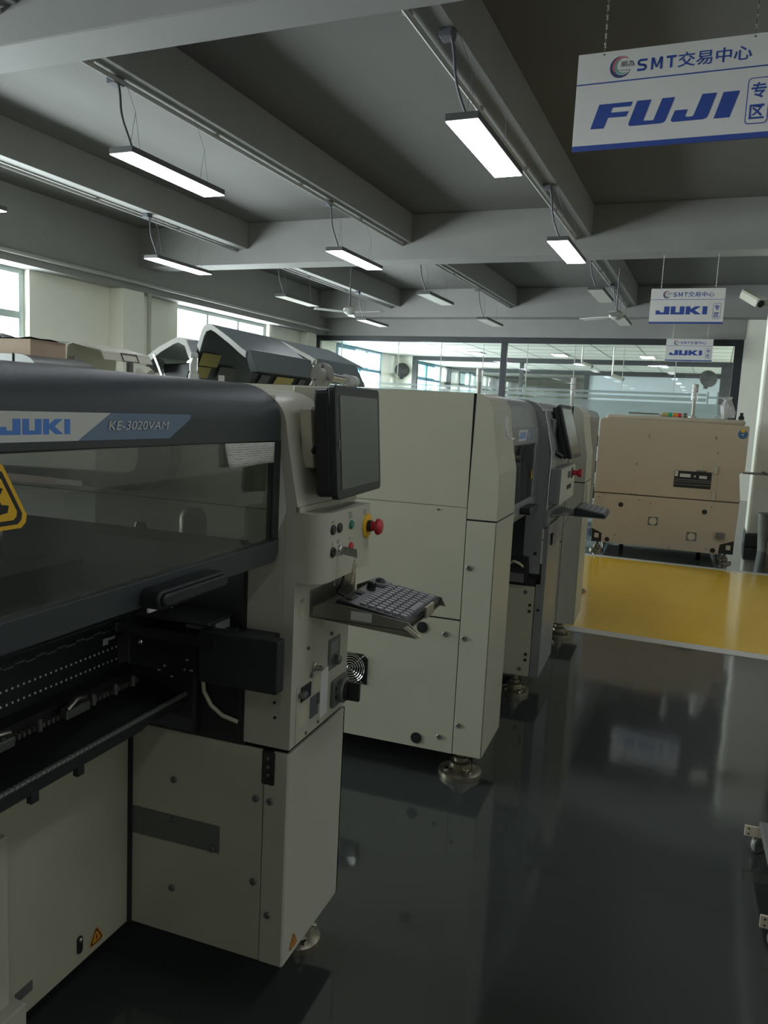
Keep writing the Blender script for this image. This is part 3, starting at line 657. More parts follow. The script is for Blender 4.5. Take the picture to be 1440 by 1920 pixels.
# monitor on the sloping front
def monitor(parent, M, w, h, d, scr=SCREEN):
    def B(mb): return mb.xf(M)
    fr = MB(); fr.prism(rrect(-w/2, w/2, 0, h, .014), 1, 0, .016)
    Mo = B(fr).build('monitor', SATIN, parent, bevel=.003)
    B(MB().prism(rrect(-w/2+.006, w/2-.006, .006, h-.006, .012), 1, .016, d)).build('monitor_back', BLACK, Mo, bevel=.006)
    B(MB().box(-w/2+.027, w/2-.022, -.0012, .0012, .021, h-.022)).build('screen', scr, Mo)
    B(MB().box(-w/2+.012, -w/2+.020, -.002, .001, h*.44, h*.52)).build('button_strip', DSTEEL, Mo, bevel=.001)
    return Mo
# local frame: x to the right, -y towards the viewer, z up; tilted back a few degrees
Mm = Matrix.Translation((1.722, .672, 1.2215)) @ Matrix.Rotation(math.radians(4), 4, 'Z') @ Matrix.Rotation(math.radians(-4), 4, 'X')
monitor(T, Mm, .335, .249, .052)
b = MB(); b.box(1.64, 1.80, .72, .775, 1.30, 1.42); b.build('monitor_bracket', DSTEEL, T, bevel=.006)
MB().prism([(1.560, 1.415), (1.64, 1.415), (1.64, 1.285), (1.585, 1.285)], 1, .735, .762).build('monitor_plate', LBEIGE, T, bevel=.002)
MB().lathe([(.006, 0), (.010, .006), (.006, .012)], (1.585, .742, 1.325), (0, -1, 0), 12).build('adjusting_knob', BLACK, T, smooth=40)
# keyboard tray
KT = MB(); 
KT.prism([(.730, .967), (.690, .985), (.500, .962), (.470, .935), (.478, .928), (.730, .942)], 0, 1.598, 1.601)
KT.prism([(.730, .967), (.690, .985), (.500, .962), (.488, .940), (.730, .942)], 0, 1.868, 1.871)
KT.box(1.598, 1.871, .50, .735, .942, .945); KT.box(1.598, 1.871, .735, .738, .942, 1.005)
KT = KT.build('keyboard_tray', mat('dark_steel', (.26, .25, .21), .38, metal=.85, var=.12, scale=20), T, bevel=.0008)
MB().box(1.700, 1.76, .488, .494, .948, .975).build('front_clip', STEEL, KT, bevel=.001)
MB().box(1.5972, 1.5985, .585, .635, .950, .970).build('white_sticker', LABELW, KT)
MB().prism([(.500, .9545), (.470, .935), (.476, .930), (.508, .950)], 0, 1.592, 1.598).build('front_tab', LBEIGE, KT)
# lower front details
MB().lathe([(.0145, 0), (.0145, .0008)], (1.558, YF, .964), (0, -1, 0), 24).build('faded_round_label', LBEIGE, T)
for z in (.9855, .990): MB().box(1.548, 1.568, YF-.0006, YF, z, z+.0015).build('printed_caption', INK, T)
for x, z in ((1.731, .869), (1.597, .869), (1.620, .795), (1.66, .80), (1.585, .770), (1.598, .664), (1.665, .667), (1.62, .80)): screw(T, (x, YF-.0006, z), (0, -1, 0), .0045, DSTEEL)
g = MB().box(1.716, 1.786, YF-.003, YF, .776, .855).build('gauge_plate', DSTEEL, T, bevel=.001)
MB().box(1.724, 1.770, YF-.0042, YF-.0028, .815, .848).build('gauge_window', SILVER, g)
MB().lathe([(.012, 0), (.012, .012), (.009, .014)], (1.758, YF-.003, .797), (0, -1, 0), 18).build('regulator_knob', DSTEEL, g, smooth=40)
g = MB(); g.prism(rrect(1.741, 1.834, .672, .742, .006), 1, YF-.008, YF); g = g.build('main_switch_plate', DSTEEL, T, bevel=.002)
MB().lathe([(.032, .006), (.032, .020), (.028, .024)], (1.790, YF, .708), (0, -1, 0), 26).build('switch_ring', DSTEEL, g, smooth=40)
kb = MB(); kb.lathe([(.026, .022), (.025, .030)], (1.790, YF, .708), (0, -1, 0), 24); kb.box(1.784, 1.796, YF-.060, YF-.028, .684, .732); kb.build('switch_handle', BLACK, g, bevel=.002)
for z in (.695, .715): MB().box(1.755, 1.766, YF-.0095, YF-.0078, z, z+.009).build('position_mark', BLACK, g)
g = MB(); g.lathe([(.011, 0), (.011, .004), (.006, .006), (.005, .014), (.0065, .015), (.0065, .022)], (1.635, YF, .812), (0, -1, 0), 20); g.build('air_coupling', STEEL, T, smooth=40)
pn = MB().box(1.545, 1.716, YF-.0015, YF, .655, .792).build('connector_panel', CREAM_W, T, bevel=.001)
MB().box(1.558, 1.708, YF-.0022, YF-.0014, .657, .672).build('recess_trim', LBEIGE, pn)
MB().box(1.672, 1.716, YF-.003, YF-.0014, .672, .790).build('pale_strip', WHITE, pn)
for x, z, r_ in ((1.654, .765, .023), (1.580, .710, .026)): MB().lathe([(r_, 0), (r_, .0006)], (x, YF-.0014, z), (0, -1, 0), 28).build('faded_round_label', LBEIGE, pn)
MB().box(1.565, 1.618, YF-.004, YF-.001, .748, .784).build('connector', BLACK, pn, bevel=.002)
MB().box(1.552, 1.575, YF-.016, YF-.003, .763, .775).build('connector_latch', DSTEEL, pn, bevel=.002)
MB().box(1.618, 1.662, YF-.004, YF-.001, .690, .742).build('breaker_socket', INK, pn, bevel=.002)
MB().box(1.655, 1.664, YF-.006, YF-.003, .715, .742).build('socket_lever', DSTEEL, pn)
pc = MB(); pc.box(1.736, 1.752, .708, .724, 1.022, 1.037); pc.build('cable_plug', BLACK, T, bevel=.002)
MB().tube([(1.742, .716, 1.024), (1.739, .715, 1.010), (1.732, .716, .995), (1.722, .722, .985), (1.728, .726, .975), (1.738, .712, .966), (1.745, .700, .957)], .0032, 8).build('keyboard_cable', BLACK, T, smooth=60)
MB().tube([(1.702, .724, 1.037), (1.700, .722, 1.012), (1.705, .724, .996)], .0012, 6).build('thin_white_lead', WHITE, T, smooth=60)
# left end of the nearest machine (outside the picture)
b = MB(); b.prism(PR, 0, -.42, -.30); b.build('pillar_shell', CREAM_W, T, smooth=25)
MB().box(-.42, -.1, YF+.006, YB, .12, .645).build('base_cabinet', CREAM, T, bevel=.003)
MB().box(.25, XP0, YB-.06, YB-.05, .13, .64).build('rear_cover', CREAM, T)
# things on the nearest machine
T0 = T
K = thing('keyboard', 'black compact keyboard with grey keys and trackball on the steel tray', 'keyboard', (1.74, .60, .945))
kz = lambda y: .962+(y-.505)*.16
b = MB(); b.prism([(.503, .946), (.503, .958), (.507, .9625), (.672, .990), (.678, .987), (.678, .946)], 0, 1.607, 1.865); KB = b.build('keyboard_body', BLACK, K, bevel=.003)
for r_ in range(6):
    y0 = .512+r_*.0195
    x = 1.622
    while x < 1.852:
        wd = .0158
        if r_ == 0 and 1.68 < x < 1.70: wd = .085
        if r_ == 5: wd = .0135
        if x+wd > 1.858: break
        b = MB(); z0 = kz(y0)-.001; z1 = kz(y0+.016)-.001
        b.add([(x,y0,z0),(x+wd,y0,z0),(x+wd,y0+.0165,z1),(x,y0+.0165,z1),(x+.0015,y0+.001,z0+.006),(x+wd-.0015,y0+.001,z0+.006),(x+wd-.0015,y0+.015,z1+.006),(x+.0015,y0+.015,z1+.006)],
              [(0,3,2,1),(4,5,6,7),(0,1,5,4),(1,2,6,5),(2,3,7,6),(3,0,4,7)])
        b.build('key', KEYC, K); x += wd+.0042
MB().lathe([(.026, 0), (.026, .006), (.020, .009), (.014, .007)], (1.825, .652, kz(.652)), (0, -.16, 1), 24).build('trackball_ring', KEYC, K, smooth=40)
MB().lathe([(.003, .0), (.011, .004), (.014, .008), (.011, .014), (.003, .017)], (1.825, .652, kz(.652)), (0, -.16, 1), 20).build('trackball', BLACK, K, smooth=60)
MB().lathe([(.011, 0), (.011, .014), (.008, .017)], (1.775, .655, kz(.655)), (0, -.16, 1), 18).build('black_knob', BLACK, K, smooth=40)
MB().box(1.63, 1.67, .648, .664, kz(.65), kz(.65)+.005).build('mouse_button', BLACK, K, bevel=.002)
MB().box(1.69, 1.715, .648, .664, kz(.65), kz(.65)+.005).build('mouse_button', BLACK, K, bevel=.002)
KY = thing('key_pair', 'two small metal keys, one in the lock and one hanging below it on a ring', 'keys', (1.61, .667, 1.103))
b = MB(); b.prism([(.668, 1.094), (.668, 1.113), (.632, 1.109), (.630, 1.090)], 0, 1.6090, 1.6112); b.build('inserted_key', STEEL, KY, bevel=.0005)
MB().tube([(1.610, .637, 1.094), (1.613, .637, 1.085), (1.610, .637, 1.076), (1.607, .637, 1.085), (1.610, .637, 1.094)], .0008, 6).build('ring', CHROME, KY)
b = MB(); b.prism([(1.610, 1.080), (1.622, 1.075), (1.621, 1.060), (1.612, 1.052), (1.602, 1.030), (1.596, 1.031), (1.603, 1.052), (1.597, 1.062), (1.600, 1.076)], 1, .636, .638); b.build('hanging_key', STEEL, KY, bevel=.0005)
PA = thing('paper_note', 'curling printed paper list taped to the right end of the charcoal hood window', 'paper', (1.38, .773, 1.32))
b = MB(); n_ = 10; vs = []; fs_ = []
for i in range(n_+1):
    for j in range(5):
        u, v = i/n_, j/4
        x = 1.276+(1.472-1.276)*u+.01*(1-u)*v; z = 1.344-(.047-.004*u)*v-.001*u
        vs.append((x, .7755-.0012-.006*(v**2)*(1-u)**2-.002*v*math.sin(u*6), z))
for i in range(n_):
    for j in range(4): fs_.append((i*5+j, i*5+j+1, (i+1)*5+j+1, (i+1)*5+j))
b.add(vs, fs_); po = b.build('sheet', PAPER, PA, smooth=60); so = po.modifiers.new('thickness', 'SOLIDIFY'); so.thickness = .0004
# toppled signal tower lying on the roof
ST = thing('signal_tower', 'fallen signal tower lying on the machine roof, round flange toward the viewer', 'signal light', (1.80, .817, 1.469))
zt = 1.499; p0 = Vector((1.795, .817, zt)); dr = Vector((1, .02, -.03)).normalized()
MB().box(1.72, 1.83, .735, .86, 1.43, 1.469).build('mount_block', CREAM_W, T, bevel=.004)
MB().lathe([(.030, 0), (.030, .005), (.016, .006), (.016, .010), (.009, .011)], p0, -dr, 28).build('flange', STEEL, ST, smooth=40)
for a in (90, 210, 330):
    t_ = math.radians(a); s_ = dr.cross(Z_)
    MB().lathe([(.0045, 0), (.0045, .003), (.003, .004)], p0-dr*.005+(s_*math.cos(t_)+Z_*math.sin(t_))*.021, -dr, 10).build('flange_screw', DSTEEL, ST)
MB().cyl(p0, p0+dr*.15, .010, n=14).build('pole', CHROME, ST, smooth=40)
for k, m_ in enumerate((LENSC, LABELW)): MB().cyl(p0+dr*(.15+k*.036), p0+dr*(.184+k*.036), .016, n=22).build('lens_segment', m_, ST, smooth=40)
def tower(x, y, z, h, r_, lb, cols, pole=.012):
    t = thing('signal_tower', lb, 'signal light', (x, y, z), 'upright signal towers')
    n_ = len(cols); sh = .042
    MB().lathe([(r_*1.3, 0), (r_*1.2, .02), (pole, .03)], (x, y, z), Z_, 20).build('base', LABELW, t, smooth=40)
    MB().cyl((x, y, z+.02), (x, y, z+h-n_*sh), pole, n=14).build('pole', CREAM_W, t, smooth=40)
    for k, m_ in enumerate(cols): MB().cyl((x, y, z+h-(n_-k)*sh), (x, y, z+h-(n_-k)*sh+sh*.9), r_, n=22).build('lens_segment', m_, t, smooth=40)
    MB().lathe([(r_, 0), (r_, .008), (r_*.7, .014)], (x, y, z+h-.006), Z_, 20).build('cap', LABELW, t, smooth=40)
    return t
MB().box(1.785, 1.795, 1.095, 1.107, 1.462, 1.489).build('roof_clip', LABELW, T0)
tower(1.82, 1.205, 1.470, .07, .011, 'short clear signal tower stub standing on the nearest machine roof', [LENSC], .008)
# ---------------------------------------------------------------- second placement machine: cream end cover, silver-grey hood
T = thing('placement_machine', 'second machine with a tall cream side cover and silver-grey hood, just beyond the nearest one', 'machine', (3.6, 1.3, 0), 'placement machines along the aisle')
def end_profile(yf, zt, yb):
    return [(yf, 1.037), (yf+.003, 1.21), (yf+.021, 1.30), (yf+.040, 1.425)]+[(yf+.105+.065*math.cos(math.radians(a)), zt-.072+.070*math.sin(math.radians(a))) for a in range(172, 89, -9)]+[(yf+.3, zt+.001), (yb, zt+.004), (yb, 1.037)]
def end_pillar(T, x0, x1, yf, yb, zt, m, zsplit=1.033):
    pr = end_profile(yf, zt, yb)
    b = MB(); b.prism([(y+.001, z) for y, z in pr], 0, x0+.004, x1-.002)
    b.box(x0+.004, x1-.002, yf+.004, yb, .125, 1.037); b.build('inner_frame', VOID, T)
    # upper cover: front strip and side sheet, with the thin seams left open
    f1 = [p for p in pr if p[0] <= yf+.112]
    b = MB(); b.prism(f1+[(yf+.112, 1.078), (yf+.112, 1.037)], 0, x0, x0+.0045)
    n_ = len(pr)
    fr = [p for p in pr[:-2]]
    for k in range(len(fr)-1):
        (ya, za), (yb_, zb) = fr[k], fr[k+1]
        b.add([(x0, ya, za), (x1, ya, za), (x1, yb_, zb), (x0, yb_, zb)], [(0, 1, 2, 3)])
    b.prism([p for p in pr if p[0] <= yf+.3]+[(yf+.3, 1.037)], 0, x1-.0045, x1)
    b.build('upper_cover', m, T, smooth=25)
    f2 = [(yf+.115, 1.078), (yf+.115, zt-.001), (yf+.3, zt), (yb, zt+.002), (yb, 1.078)]
    b = MB(); b.prism(f2, 0, x0, x0+.0045); b.build('upper_side_panel', m, T)
    b = MB(); b.box(x0, x0+.0045, yf+.115, yb, .652, 1.076); b.box(x0, x0+.0045, yf, yf+.112, 1.030, 1.036) if False else None
    b.build('middle_side_panel', m, T)
    b = MB(); b.box(x0, x0+.0045, yf+.115, yb, .12, .645); b.build('lower_side_panel', m, T)
    b = MB(); b.box(x0, x1, yf, yf+.005, .12, 1.030); b.box(x0, x0+.0045, yf, yf+.112, .12, 1.030); b.box(x1-.0045, x1, yf, yf+.112, .12, 1.030)
    b.build('corner_cover', m, T, bevel=.002)
M2X, M2Y = 2.821, .564
end_pillar(T, M2X, 3.165, M2Y, 2.0, 1.500, CREAM)
for y, z, r_ in ((.657, .853, .011), (.658, .582, .010), (.659, .238, .010), (.732, .588, .011), (.732, .179, .011)): screw(T, (M2X-.0005, y, z), (-1, 0, 0), r_)
for y, z in ((.824, .602), (.824, .157)): MB().lathe([(.022, 0), (.022, .003), (.017, .0035)], (M2X, y, z), (-1, 0, 0), 26).build('black_cap', BLACK, T, smooth=40)
screw(T, (M2X-.0005, .788, 1.062), (-1, 0, 0), .004)
fn = MB().prism([(1.04, .335), (1.20, .335), (1.20, .458), (1.06, .458), (1.04, .44)], 0, M2X-.001, M2X+.003).build('fan_opening', VOID, T)
g = MB()
cy, cz = 1.112, .396
for rr in (.012, .022, .032, .042, .052, .060):
    g.tube([(M2X-.006, cy+rr*math.cos(t*math.pi/14), cz+rr*math.sin(t*math.pi/14)) for t in range(29)], .0017, 5)
for a in (45, 135): 
    c_, s_ = math.cos(math.radians(a)), math.sin(math.radians(a)); g.tube([(M2X-.008, cy-.082*c_, cz-.082*s_), (M2X-.008, cy+.082*c_, cz+.082*s_)], .002, 5)
g.build('fan_guard', CHROME, fn)
MB().lathe([(.02, 0), (.02, .004)], (M2X, cy, cz), (-1, 0, 0), 18).build('fan_hub', BLACK, fn)
MB().tube([(M2X+.10, .5725, 1.385), (M2X+.10, .568, 1.37), (M2X+.095, .563, 1.345), (M2X+.11, .552, 1.335), (M2X+.135, .547, 1.338)], .0035, 8).build('white_wire_hook', WHITE, T, smooth=60)
MB().box(M2X+.085, M2X+.095, .567, .573, 1.37, 1.42).build('hook_strip', WHITE, T)
leveling_foot(T, 2.92, .664, .13); leveling_foot(T, 3.95, .64, .13, .075); leveling_foot(T, 2.92, 1.85, .13); leveling_foot(T, 4.40, 1.85, .13)
# mid section, hood with window between the two ends
X0, X1 = 3.165, 3.870
HP2 = [(.598, 1.30), (.600, 1.385), (.612, 1.44)]+[(.712+.10*math.cos(math.radians(a)), 1.435+.070*math.sin(math.radians(a))) for a in range(165, 89, -8)]+[(.95, 1.510), (1.9, 1.512)]
b = MB(); b.prism(HP2+[(y+.012, z-.010) for y, z in HP2[::-1]], 0, X0, X1); H = b.build('hood', SILVER, T, smooth=28)
b = MB(); b.box(X0, X1, .592, .612, .985, 1.045); b.box(X1-.09, X1, .592, .612, 1.045, 1.36); b.box(X0, X0+.06, .592, .612, 1.045, 1.36); b.box(X0, X1, .594, .612, 1.30, 1.375); b.build('window_frame', SILVER, H, bevel=.004)
MB().box(X0+.06, X1-.09, .602, .606, 1.045, 1.30).build('window_pane', SMOKE2, H)
MB().box(X1-.075, X1-.055, .588, .593, 1.03, 1.30).build('gas_strut', DSTEEL, H, bevel=.002)
warning_triangle(H, (X1-.115, .5985, 1.15), X_, Z_, .05, pict='hand')
b = MB(); b.prism(rrect(X1-.42, X1-.19, .992, 1.022, .012), 1, .545, .592); b.build('hood_handle', BLACK, H, bevel=.004)
O = Vector((0, .5915, 0))
bn = flat_polys([rrect(X1-.56, X1-.20, 1.318, 1.366, .004)], 'banner', LABELW, H, O+Y_*.002, X_, Z_, .0006)
flat_polys([[(X1-.37, 1.318), (X1-.20, 1.318), (X1-.165, 1.366), (X1-.33, 1.366)]], 'slate_field', SLATE, bn, O+Y_*.002, X_, Z_, .0009)
juki(bn, JBLUE, O+Y_*.002+X_*(X1-.55)+Z_*1.328, X_, Z_, .17, .028)
text_part('KE', 'model_lettering', LABELW, bn, O+Y_*.002+X_*(X1-.325)+Z_*1.330, X_, Z_, .05, .024, .01, .2, .0014)
b = MB(); b.box(X0, X1, .75, 1.9, .70, .95); b.box(X0, X1, 1.2, 1.25, .95, 1.48); b.build('dark_interior', VOID, T)
b = MB(); b.lathe([(.085, 0), (.095, .06), (.085, .13), (.05, .17), (.01, .18)], (3.74, .722, 1.20), Z_, 24); b.build('black_dome', BLACK, T, smooth=60)  # black rounded dome behind the window pane
b = MB(); vs = []; n_ = 40
for z_, rr in ((1.02, .105), (1.10, .098), (1.16, .100), (1.205, .09)):
    for i in range(n_): vs.append((3.74+(rr+.006*math.sin(i*1.9))*math.cos(2*math.pi*i/n_), .722+(rr+.006*math.sin(i*1.9))*math.sin(2*math.pi*i/n_), z_+.006*math.sin(i*1.3)))
b.add(vs, [(j*n_+i, j*n_+(i+1)%n_, (j+1)*n_+(i+1)%n_, (j+1)*n_+i) for j in range(3) for i in range(n_)]+[list(range(n_))[::-1], [3*n_+i for i in range(n_)]])
b.build('pale_wavy_sleeve', LABELW, T, smooth=60)  # pale wavy sleeve below the dome
b = MB(); b.prism([(.612, .985), (.70, .985), (.72, .97), (.66, .955), (.62, .95)], 0, X0, X1); b.build('lower_lip', SILVER, T)
b = MB(); b.box(X0, X1, .70, 1.9, .12, .655); b.build('mid_cabinet', CREAM, T, bevel=.004)
# right end: silver pillar, lower cream panel and narrow front
XA, XBp = 3.870, 4.335
b = MB(); b.box(XA, XA+.006, .559, .72, .12, .585); b.build('side_panel', CREAM, T, bevel=.003)
b = MB(); b.box(XA+.006, XBp, .56, 1.9, .125, .62); b.build('base_cabinet', VOID, T)
b = MB(); b.prism([(.517, .12), (.517, .88), (.535, .90), (.535, .60), (.556, .60), (.556, .12)], 0, XA, XA+.006)
b.box(XA, XBp, .512, .518, .12, .90); b.build('front_cover', SILVER, T, bevel=.0015)
screw(T, (XA-.0005, .579, .49), (-1,0,0), .008, BLACK); screw(T, (XA-.0005, .579, .458), (-1,0,0), .008, BLACK); screw(T, (XA-.0005, .582, .235), (-1,0,0), .008, BLACK); screw(T, (XA-.0005, .582, .205), (-1,0,0), .008, BLACK)
screw(T, (XA-.0005, .604, .554), (-1,0,0), .010); screw(T, (XA-.0005, .608, .156), (-1,0,0), .010); screw(T, (XA-.0005, .536, .47), (-1,0,0), .007, BLACK); screw(T, (XA-.0005, .571, .754), (-1,0,0), .008, BLACK)
MB().prism([(.545, .650), (.595, .650), (.60, .735), (.632, .740), (.632, .955), (.545, .985)], 0, XA-.001, XA+.006).build('pillar_cheek', SILVER, T, bevel=.002)
b = MB(); b.box(XA-.02, XA+.004, .60, .72, .60, .735); b.build('bay_end_block', BLACK, T, bevel=.004)
MB().box(XA-.03, XA-.018, .615, .70, .605, .65).build('bay_bracket', DSTEEL, T, bevel=.002)
MB().tube([(XA-.01, .70, .93), (XA-.03, .68, .925), (XA-.03, .655, .945), (XA-.01, .65, .96)], .006, 8).build('white_hook', WHITE, T, smooth=60)
MB().tube([(XA-.012, .69, .69), (XA-.03, .67, .71), (XA-.03, .64, .70), (XA-.012, .62, .68)], .007, 8).build('pale_cable_loop', LBEIGE, T, smooth=60)
PR2 = [(.532, .975), (.530, 1.255), (.556, 1.38), (.575, 1.457)]+[(.69+.11*math.cos(math.radians(a)), 1.435+.072*math.sin(math.radians(a))) for a in range(165, 89, -8)]+[(.95, 1.512), (1.9, 1.512), (1.9, .975)]
b = MB(); b.prism(PR2, 0, XA+.002, 4.56); b.build('pillar_shell', SILVER, T, smooth=25)
b = MB(); b.tube([(XA, p[0]-.001, p[1]) for p in PR2[:12]], .0035, 6); b.build('pillar_rim', LABELW, T, smooth=60)
b = MB(); b.box(XBp, 4.56, .70, 1.9, .12, .97); b.build('cable_bay', VOID, T)
MB().box(XA, 4.36, .520, .545, .88, .975).build('pillar_step', SILVER, T, bevel=.003)
b = MB(); b.box(3.905, 4.50, .482, .532, 1.0, 1.176); CB2 = b.build('control_box', SILVER, T, bevel=.006)
MB().box(3.905, 4.50, .478, .4815, 1.0, 1.176).build('control_face', CREAM_W, CB2)
for i in range(4): MB().lathe([(.012, 0), (.012, .004)], (4.18+.045*i, .478, 1.068), (0, -1, 0), 14).build('push_button', BLACK, CB2)
for i in range(3): MB().box(4.18+.04*i, 4.205+.04*i, .476, .4785, 1.115, 1.15).build('button_row', INK, CB2)
MB().lathe([(.03, 0), (.03, .004)], (4.36, .478, 1.135), (0, -1, 0), 22).build('stop_button_collar', BLACK, CB2)
MB().lathe([(.015, .003), (.013, .030), (.024, .036), (.022, .052), (.004, .055)], (4.36, .478, 1.135), (0, -1, 0), 22).build('stop_button_head', RED, CB2, smooth=50)
Mm = Matrix.Translation((4.30, .452, 1.222)) @ Matrix.Rotation(math.radians(-1), 4, 'Z') @ Matrix.Rotation(math.radians(-16), 4, 'X')
monitor(T, Mm, .40, .285, .045, mat('black_glossy_screen', (.02, .022, .022), .12))
MB().tube([(4.05, .50, 1.23), (4.03, .53, 1.25), (4.05, .57, 1.27)], .012, 8).build('monitor_arm', BLACK, T, smooth=50)
b = MB(); b.box(4.0, 4.35, .545, .60, 1.28, 1.42); b.build('monitor_bracket', DSTEEL, T, bevel=.005)
b = MB(); b.prism([(3.88, .517), (4.34, .517), (4.20, .42), (4.0, .42)], 2, .945, .950); b.prism([(3.95, .41), (4.25, .41), (4.25, .255), (3.95, .255)], 2, .945, .950); KT2 = b.build('keyboard_arm', DSTEEL, T, bevel=.002)
MB().tube([(3.98, .515, .93), (4.0, .46, .95), (4.02, .40, .945)], .006, 8).build('arm_rod', STEEL, KT2, smooth=50)
MB().tube([(4.0, .512, .80), (4.03, .50, .79), (4.25, .49, .84), (4.45, .48, .90)], .0022, 6).build('dangling_wire', STEEL, T, smooth=60)
b = MB(); b.box(3.955, 3.972, .502, .512, .79, .845); b.box(3.935, 3.99, .500, .512, .835, .850); b.build('door_latch', BLACK, T, bevel=.002)
K = thing('keyboard', 'black keyboard on the swing-out tray of the second machine, beside the yellow floor', 'keyboard', (4.10, .33, .95))
b = MB(); b.prism([(.258, .951), (.258, .966), (.40, .990), (.41, .985), (.41, .951)], 0, 3.95, 4.24); b.build('keyboard_body', BLACK, K, bevel=.004)
for r_ in range(5):
    for c_ in range(12):
        y0 = .266+r_*.026; z0 = .967+(y0-.258)*.165; x = 3.962+c_*.0225
        b = MB(); b.box(x, x+.018, y0, y0+.021, z0-.002, z0+.006); b.build('key', KEYC, K, bevel=.001)
tower(5.0, 1.175, 1.512, .20, .022, 'upright clear signal tower above the second machine roof, by the black mullion', [LENSC, LENSC], .014)
# ---------------------------------------------------------------- third placement machine
T = thing('placement_machine', 'third machine, only a slim cream end showing between the second machine and yellow floor', 'machine', (5.9, 1.1, 0), 'placement machines along the aisle')
end_pillar(T, 5.02, 5.43, .466, 1.9, 1.505, CREAM)
b = MB(); b.box(5.43, 6.75, .55, 1.9, .70, 1.50); b.build('hood', SILVER, T, bevel=.05)
b = MB(); b.box(5.43, 6.75, .62, 1.9, .12, .66); b.build('mid_cabinet', CREAM, T, bevel=.004)
leveling_foot(T, 5.18, .579, .13); leveling_foot(T, 6.6, .62, .13); leveling_foot(T, 5.18, 1.8, .13); leveling_foot(T, 6.6, 1.8, .13)
MB().tube([(5.10, .462, 1.02), (5.10, .458, .96), (5.12, .459, .9)], .004, 6).build('door_strip', CREAM_W, T)
tower(6.35, .74, 1.498, .24, .02, 'upright white signal tower behind the second machine monitor', [LENSC, LABELW, LABELW], .013)
# ---------------------------------------------------------------- beige machine at the end of the aisle
T = thing('beige_machine', 'beige machine on feet across the yellow floor, end panel facing the viewer', 'machine', (9.5, 0, 0))
xE = 8.83
b = MB(); b.prism([(.715, .655), (.715, 1.432), (.70, 1.455), (.68, 1.462), (-.70, 1.445), (-.765, 1.440), (-.765, .985), (-.715, .945), (-.752, .655)], 0, xE, 10.15)
b.build('upper_cabinet', BEIGE, T, bevel=.006)
b = MB(); b.prism([(.712, .645), (.712, .255), (.600, .205), (.595, .105), (-.590, .095), (-.600, .200), (-.735, .250), (-.748, .645)], 0, xE, 10.15)
b.build('lower_cabinet', BEIGE, T, bevel=.004)
MB().box(xE+.012, 10.13, -.74, .705, .640, .660).build('seam_gap', BLACK, T)
b = MB(); b.box(xE+.05, 10.1, -.73, .66, 1.44, 1.50); b.build('roof_hood', BEIGE, T, bevel=.03)
for sy in (1, -1):
    y0, y1 = (.60, .705) if sy > 0 else (-.735, -.60)
    MB().box(xE+.01, xE+.16, y0, y1, .105, .25).build('foot_recess', BLACK, T)
    MB().box(xE+.0, xE+.02, y0+.03, y0+.075, .15, .20).build('foot_nut', LBEIGE, T, bevel=.006)
for x, y in ((xE+.08, .645), (xE+.08, -.66), (9.95, .64), (9.95, -.66)): leveling_foot(T, x, y, .14, .075)
for x, y in ((9.25, .40), (9.25, -.42)):
    c_ = MB(); c_.cyl((x, y-.02, .055), (x, y+.02, .055), .055, n=20); c_.build('caster', RUBBER, T, smooth=40); MB().box(x-.03, x+.03, y-.028, y+.028, .06, .10).build('caster_fork', DSTEEL, T, bevel=.003)
for y, z in ((.424, .535), (-.421, .530), (.537, .142), (-.537, .133)): MB().lathe([(.026, 0), (.026, .004), (.02, .005)], (xE, y, z), (-1, 0, 0), 22).build('black_cap', BLACK, T, smooth=40)
for y, z in ((.194, 1.30), (.196, 1.275), (-.46, 1.313), (-.463, 1.295), (-.49, 1.15), (.30, .985), (.60, .63), (.24, .60), (.12, .57), (-.48, .59), (.66, .60), (.46, .20), (-.1, .12), (-.47, .14), (.33, .665), (.28, .66)):
    screw(T, (xE-.0005, y, z), (-1, 0, 0), .007, DSTEEL)
op = MB().box(xE-.004, xE+.002, -.455, -.09, .770, .945).build('conveyor_opening', BLACK, T)
for a, b_, z0, z1 in ((-.25, -.145, .88, .915), (-.41, -.335, .875, .905), (-.30, -.285, .885, .905), (-.125, -.095, .885, .942)): MB().box(xE-.006, xE-.004, a, b_, z0, z1).build('painted_gap_light', LABELW, op)  # pale plates painted as light showing through the opening
for z in (.80, .83, .85): MB().box(xE-.012, xE-.004, -.45, -.10, z, z+.008).build('conveyor_rail', DSTEEL, op)
MB().box(xE-.02, xE, -.40, -.30, .945, .962).build('opening_tab', DSTEEL, T, bevel=.004)
for z0, z1 in ((.93, 1.01), (.66, .76)): MB().box(xE-.02, xE, -.505, -.475, z0, z1).build('door_hinge', CREAM_W, T, bevel=.004)
b = MB(); b.box(xE-.003, xE, -.70, -.515, .68, 1.0); b.build('access_door', BEIGE, T, bevel=.002)
for y, z in ((.081, .386), (-.316, .258)):
    g = MB().box(xE-.004, xE, y-.05, y+.05, z-.055, z+.055).build('fan_vent', DSTEEL, T, bevel=.003)
    MB().lathe([(.038, 0), (.038, .003)], (xE-.004, y, z), (-1, 0, 0), 24).build('fan_grille', LBEIGE, g)
    for q in (-.052, .052): MB().box(xE-.006, xE-.003, y-.06, y+.06, z+q-.004, z+q+.004).build('vent_rim', LBEIGE, g)
MB().box(xE-.05, xE, -.635, -.55, .265, .327).build('cable_exit_box', DSTEEL, T, bevel=.003)
st = MB(); st.lathe([(.046, 0), (.046, .001)], (xE, -.708, 1.355), (-1, 0, 0), 30); st = st.build('round_blue_sticker', mat('sticker_blue', (.05, .13, .28), .4), T)
MB().box(xE-.0022, xE-.001, -.725, -.69, 1.375, 1.408).build('yellow_mark', YELLOW, st)
